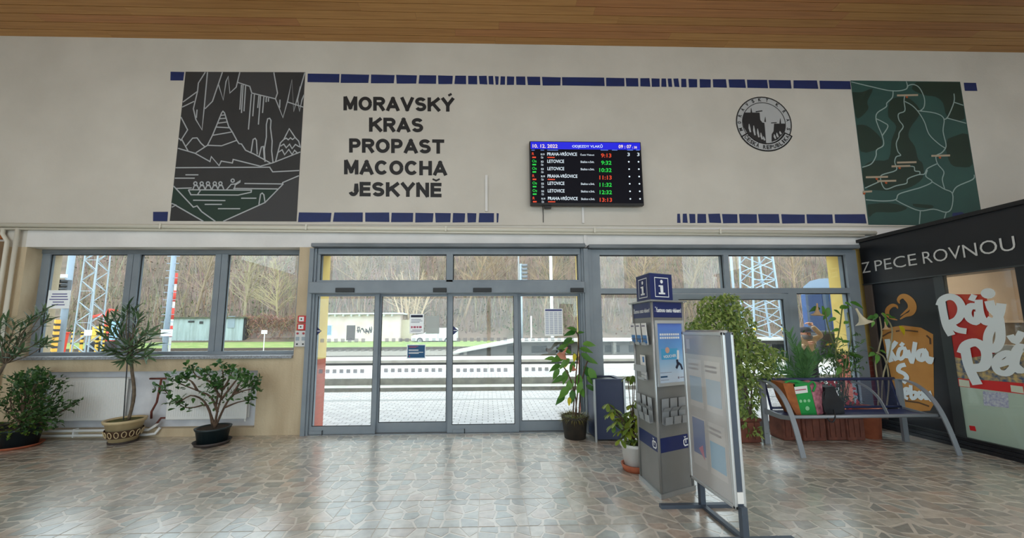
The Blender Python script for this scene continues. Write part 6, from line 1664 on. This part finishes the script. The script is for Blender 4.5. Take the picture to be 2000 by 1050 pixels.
for k in range(14): MB().bar((x - .32, 13, .9 + k * .38), (x + .3, 13, .9 + k * .38), .03, .03).build('rung', gp, t)
t, x = pole(330, 533, 690, 13.4, .05, M('pole_white', (236, 236, 236), .5), 'striped_pole', 'red and white striped pole beside the rung mast', 'pole')
zt = W(330, 533, 13.4).z; zb = W(330, 690, 13.4).z
for k in range(4):
    z1 = zt - (zt - zb) * (k * .22); z0_ = z1 - (zt - zb) * .14
    MB().tube([(x, 13.4, z0_), (x, 13.4, z1)], .058, 10).build('red_band', M('signal_red', (222, 70, 56), .5), t, True)
def plate(u0, v0, u1, v1, Y, label, leg=None):
    a, b = W(u0, v0, Y), W(u1, v1, Y)
    t = thing('sign_plate', ((a.x + b.x) / 2, Y, b.z), label, 'sign')
    MB().box(a.x, b.x, Y - .02, Y, b.z, a.z).build('plate', paper, t)
    if leg: q = W((u0 + u1) / 2, leg, Y); MB().tube([((a.x + b.x) / 2, Y + .03, q.z - .2), ((a.x + b.x) / 2, Y + .03, a.z)], .03, 8).build('post', white_p, t)
    for k in range(2): z = a.z + (b.z - a.z) * (.35 + .28 * k); MB().box(a.x + .05, b.x - .05, Y - .024, Y - .02, z - .012, z + .012).build('plate_print', grey_ink, t)
plate(315.5, 643.5, 336.5, 656, 12.9, 'white oblong plate low on the rung mast')
plate(511, 644.5, 522, 651.5, 22, 'small white sign on a thin post in the third window pane', 681)
plate(165.5, 644, 179, 655, 19.56, 'white plate on the left lattice mast')
# signal at far left
t, x = pole(116, 470, 688, 11.5, .12, gp, 'signal_mast', 'grey signal mast with black lamp hoods in the left pane', 'signal')
a = W(128, 547, 11.5); b = W(134, 602, 11.5)
MB().box(a.x, b.x, 11.35, 11.5, b.z, a.z).build('lamp_board', M('signal_board', (92, 96, 102), .6), t)
for k in range(6):
    z = a.z - .08 - k * (a.z - b.z) / 6.2
    MB().tube([(a.x + .25, 11.3, z), (a.x + .25, 11.05, z - .03)], .09, 10, False).build('lamp_hood', black_m, t)
MB().tube([(x - .3, 11.4, W(0, 540, 11.5).z), (x + .05, 11.4, W(0, 540, 11.5).z)], .09, 10).build('loudspeaker', white_p, t)
tp = thing('striped_post', (W(103, 690, 11).x, 11, .2), 'black and orange striped warning post at the left edge of the window', 'post')
a, b = W(103, 690, 11), W(106, 624, 11)
x = (a.x + b.x) / 2
MB().box(x - .12, x + .12, 10.9, 11.1, -.12, b.z).build('post', M('warning_orange', (240, 176, 70), .5), tp)
for k in range(6):
    z = a.z + (b.z - a.z) * (k + .3) / 6
    MB().prism([(x - .123, 10.895, z), (x + .123, 10.895, z - .1), (x + .123, 10.895, z + .0), (x - .123, 10.895, z + .10)], (0, .21, 0)).build('stripe', M('stripe_dark', (58, 54, 56), .6), tp)
# work vehicles behind the left lattice mast
wr_ = M('work_red', (222, 74, 56), .5); wy = M('work_yellow', (236, 190, 72), .5)
rb = thing('red_wheelie_bin', (W(117, 676, 21).x, 21, .0), 'red wheelie bin seen at the left of the window', 'bin')
a, b = W(112, 676, 21), W(126, 648, 21)
MB().prism([(a.x + .06, 20.8, -.12), (b.x - .12, 20.8, -.12), (b.x, 20.8, b.z - .1), (a.x, 20.8, b.z - .1)], (0, .5, 0)).build('body', wr_, rb); MB().bevbox(a.x - .04, b.x + .04, 20.75, 21.35, b.z - .1, b.z, .02).build('lid', wr_, rb)
ex = thing('red_excavator', (W(200, 676, 24).x, 24.5, .0), 'red and yellow rail excavator with raised jib behind the lattice mast', 'excavator')
E_ = lambda u, v, y=24: W(u, v, y)
MB().box(E_(178, 676).x, E_(222, 676).x, 24, 26, .15, .8).build('undercarriage', M('machine_dark', (58, 58, 62), .7), ex)
MB().box(E_(178, 660).x, E_(208, 640).x, 24, 25.8, .8, 2.0).build('body', wy, ex)
MB().box(E_(206, 660).x, E_(226, 640).x, 24, 25.6, .8, 1.7).build('engine_cover', wr_, ex)
cab_ = MB().box(E_(216, 676).x, E_(234, 640).x, 23.8, 25.4, .9, 2.4).build('cab', M('cab_blue', (150, 190, 214), .4), ex)
MB().bar(E_(182, 618, 24.4), E_(206, 613, 24.4), .14, .2).bar(E_(206, 616, 24.4), E_(214, 604, 24.4), .12, .18).bar(E_(214, 604, 24.4), E_(229, 606, 24.4), .1, .14).build('jib', wr_, ex)
MB().bar(E_(206, 614, 24.4), E_(206, 645, 24.4), .2, .2).build('jib_mount', wr_, ex)
for k in range(3):
    q = E_(182 + k * 16, 676); MB().tube([(q.x, 23.95, .35), (q.x, 23.8, .35)], .35, 14).build('wheel', M('tyre_black', (44, 44, 48), .8), ex)
for n_, u in enumerate((140, 158, 188, 200)):
    t = thing('striped_barrier', (W(u, 676, 22).x, 22, 0), ('first', 'second', 'third', 'fourth')[n_] + ' yellow and black barrier post from the left among the work vehicles', 'post', 'barrier posts')
    a, b = W(u, 678, 22), W(u + 2, 648, 22)
    MB().tube([(a.x, 22, -.12), (a.x, 22, b.z)], .09, 8).build('post', wy, t)
    for k in range(3): z = a.z + (b.z - a.z) * (.2 + .3 * k); MB().tube([(a.x, 22, z), (a.x, 22, z + .14)], .095, 8).build('stripe', black_m, t)
# poles right of the door
t, x = pole(1079, 480, 664, 19, .1, M('pole_white', (236, 236, 236), .5), 'white_pole', 'tall white pole behind the timetable sheet', 'pole', .92)
t, x = pole(1015, 480, 700, 13, .04, M('thin_grey', (150, 150, 150), .6), 'thin_pole', 'thin pole at the left of the rightmost door leaf', 'pole')
t, x = pole(1038, 617, 664, 20, .05, white_p, 'marker_post', 'short white marker post on the raised platform', 'post', .92)
t, x = pole(1434, 470, 585, 18, .08, galv, 'white_pole', 'pale pole at the left of the fanlight over the double door', 'pole', .92)
t, x = pole(1019, 515, 664, 22, .1, galv, 'signal_mast', 'signal with lamp hoods seen in the fanlight above the third leaf', 'signal')
a = W(1017, 515, 22)
for k in range(5): MB().tube([(a.x + .1, 21.9, a.z - .15 - k * .3), (a.x + .5, 21.8, a.z - .15 - k * .3)], .11, 8, False).build('lamp_hood', M('hood_grey', (120, 124, 130), .6), t)
# train
TY, TX = 13.75, 20.0
trn = thing('train', (TX + 6, TY + 1.3, 0), 'blue and grey train end at the right behind the palm', 'train')
tb = M('train_blue', (74, 98, 146), .4); tg = M('train_grey', (140, 156, 176), .4); tl = M('train_cyan', (90, 200, 236), .35)
zt = W(1600, 544, TY + 1.3).z
y0, y1 = TY, TY + 2.6
prf = [(y0, .1), (y0, zt - .8), (y0 + .2, zt - .35), (y0 + .7, zt - .06), (y0 + 1.3, zt), (y1 - .7, zt - .06), (y1 - .2, zt - .35), (y1, zt - .8), (y1, .1)]
MB().prism([(TX, a, z) for a, z in prf], (16, 0, 0)).build('body', tg, trn)
MB().box(TX - .02, TX + 15.9, y0 - .015, y1 + .015, .5, zt - .85).build('body_panel', tb, trn)
MB().box(TX - .25, TX - .02, y0 + .75, y1 - .55, .5, zt - .75).build('gangway_frame', M('gangway_dark', (72, 82, 98), .6), trn)
MB().box(TX - .28, TX - .25, y0 + .95, y1 - .75, .6, zt - .95).build('gangway_door', M('gangway_blue', (44, 60, 96), .5), trn)
MB().box(TX - .035, TX - .02, y0 + .35, y0 + .6, .5, zt - .85).build('cyan_stripe', tl, trn)
for yy in (y0 + .45, y1 - .3): MB().disc((TX - .04, yy, 1.45), (-1, 0, 0), .1, 12).build('tail_lamp', M('lamp_red', (214, 84, 92), .4), trn)
MB().box(TX + 4, TX + 6, y0 + .6, y1 - .6, zt, zt + .2).build('roof_unit', tg, trn)
# person outside
def skin_body(name, joints, edges, radii, mat, par, sub=2, root=0):
    me = bpy.data.meshes.new(name)
    org = Vector(WL[par.name])
    me.from_pydata([Vector(j) - org for j in joints], edges, [])
    o = bpy.data.objects.new(name, me); link(o, org, par)
    md = o.modifiers.new('skin', 'SKIN'); md.use_smooth_shade = True
    for k, r in enumerate(radii):
        sv = me.skin_vertices[0].data[k]; sv.radius = (r, r) if not isinstance(r, tuple) else r; sv.use_root = (k == root)
    o.modifiers.new('sub', 'SUBSURF').levels = sub; o.modifiers['sub'].render_levels = sub
    me.materials.append(mat)
    return o
hd = W(1571, 652, 1.6)
PX, PY, HZ = hd.x, 1.6, hd.z
pe = thing('person', (PX, PY, 0), 'person outside in dark cap and beige jacket with one arm raised to the head', 'person')
jk = M('beige_jacket', (204, 176, 146), .8, rgb2=(188, 158, 128), scale=8); trs = M('dark_trousers', (56, 60, 70), .8); skin_c = M('skin', (208, 150, 124), .55)
J = [(PX, PY, .93), (PX, PY, 1.12), (PX, PY, 1.32), (PX + .17, PY, 1.32), (PX + .30, PY - .06, 1.40), (PX + .14, PY - .04, 1.60), (PX - .17, PY, 1.32), (PX - .27, PY - .05, 1.12), (PX - .20, PY - .22, 1.22), (PX, PY, 1.42)]
skin_body('jacket_body', J, [(0, 1), (1, 2), (2, 3), (3, 4), (4, 5), (2, 6), (6, 7), (7, 8), (2, 9)], [(.16, .12), (.17, .12), (.16, .11), .07, .055, .045, .07, .055, .045, .06], jk, pe)
L_ = [(PX, PY, .95), (PX - .1, PY, .86), (PX - .11, PY - .02, .48), (PX - .11, PY, .08), (PX - .11, PY - .14, .04), (PX + .1, PY, .86), (PX + .11, PY - .02, .48), (PX + .11, PY, .08), (PX + .11, PY - .14, .04)]
skin_body('trousers', L_, [(0, 1), (1, 2), (2, 3), (3, 4), (0, 5), (5, 6), (6, 7), (7, 8)], [.15, .10, .075, .055, .045, .10, .075, .055, .045], trs, pe)
hm = MB().lathe([(.03, -.13), (.06, -.10), (.078, -.05), (.085, 0), (.085, .05), (.07, .10), (.03, .125)], (PX, PY - .02, HZ), 18, 1, 1.15); hm.build('head', skin_c, pe, True)
MB().prism([(PX - .012, PY - .115, HZ - .02), (PX + .012, PY - .115, HZ - .02), (PX, PY - .14, HZ - .045)], (0, .02, .04)).build('nose', skin_c, pe)
for s_ in (-1, 1):
    MB().lathe([(.006, -.008), (.012, 0), (.006, .008)], (PX + s_ * .033, PY - .108, HZ + .005), 8).build('eye', black_m, pe)
    MB().lathe([(.008, -.03), (.018, 0), (.008, .03)], (PX + s_ * .086, PY - .02, HZ - .01), 8).build('ear', skin_c, pe)
MB().box(PX - .025, PX + .025, PY - .116, PY - .10, HZ - .073, HZ - .064).build('mouth', M('lips', (160, 90, 84), .5), pe)
cap = M('dark_cap', (52, 50, 60), .8)
MB().lathe([(.098, .035), (.10, .06), (.095, .10), (.07, .135), (.02, .15)], (PX, PY - .02, HZ), 18, 1, 1.15).build('cap', cap, pe, True)
MB().prism([(PX - .08, PY - .11, HZ + .045), (PX + .08, PY - .11, HZ + .045), (PX + .05, PY - .2, HZ + .035), (PX - .05, PY - .2, HZ + .035)], (0, 0, .012)).build('cap_peak', cap, pe)
for (bx, by, bz, sd) in ((PX + .12, PY - .05, 1.62, 1), (PX - .19, PY - .25, 1.24, -1)):
    hj = [(bx, by, bz)]; he = []; hr = [.035]
    hj.append((bx - sd * .045, by - .02, bz + .03)); he.append((0, 1)); hr.append(.036)
    for k in range(4):
        y_ = by - .045 + k * .02; L = (.055, .07, .065, .05)[k]
        hj.append((bx - sd * .075, y_, bz + .045)); he.append((1, len(hj) - 1)); hr.append(.010)
        hj.append((bx - sd * (.075 + L * .6), y_, bz + .045 - .01)); he.append((len(hj) - 2, len(hj) - 1)); hr.append(.009)
        hj.append((bx - sd * (.075 + L), y_, bz + .02)); he.append((len(hj) - 2, len(hj) - 1)); hr.append(.008)
    hj.append((bx - sd * .03, by - .06, bz + .01)); he.append((0, len(hj) - 1)); hr.append(.011)
    hj.append((bx - sd * .055, by - .075, bz - .005)); he.append((len(hj) - 2, len(hj) - 1)); hr.append(.009)
    skin_body('hand', hj, he, hr, skin_c, pe, 1)
MB().lathe([(.11, 0), (.125, .05), (.10, .09)], (PX, PY - .01, 1.33), 16).build('scarf', M('grey_scarf', (120, 118, 122), .9), pe, True)
bk = MB().bevbox(PX + .36, PX + .74, PY + .0, PY + .3, .95, 1.5, .08).build('backpack', M('dark_backpack', (66, 70, 76), .8, rgb2=(84, 86, 90), scale=5), None, True)
tag(bk, 'dark grey backpack beside the person outside', 'backpack')
MB().box(PX + .44, PX + .62, PY - .012, PY + .01, 1.2, 1.24).build('yellow_strip', yel_p, bk)
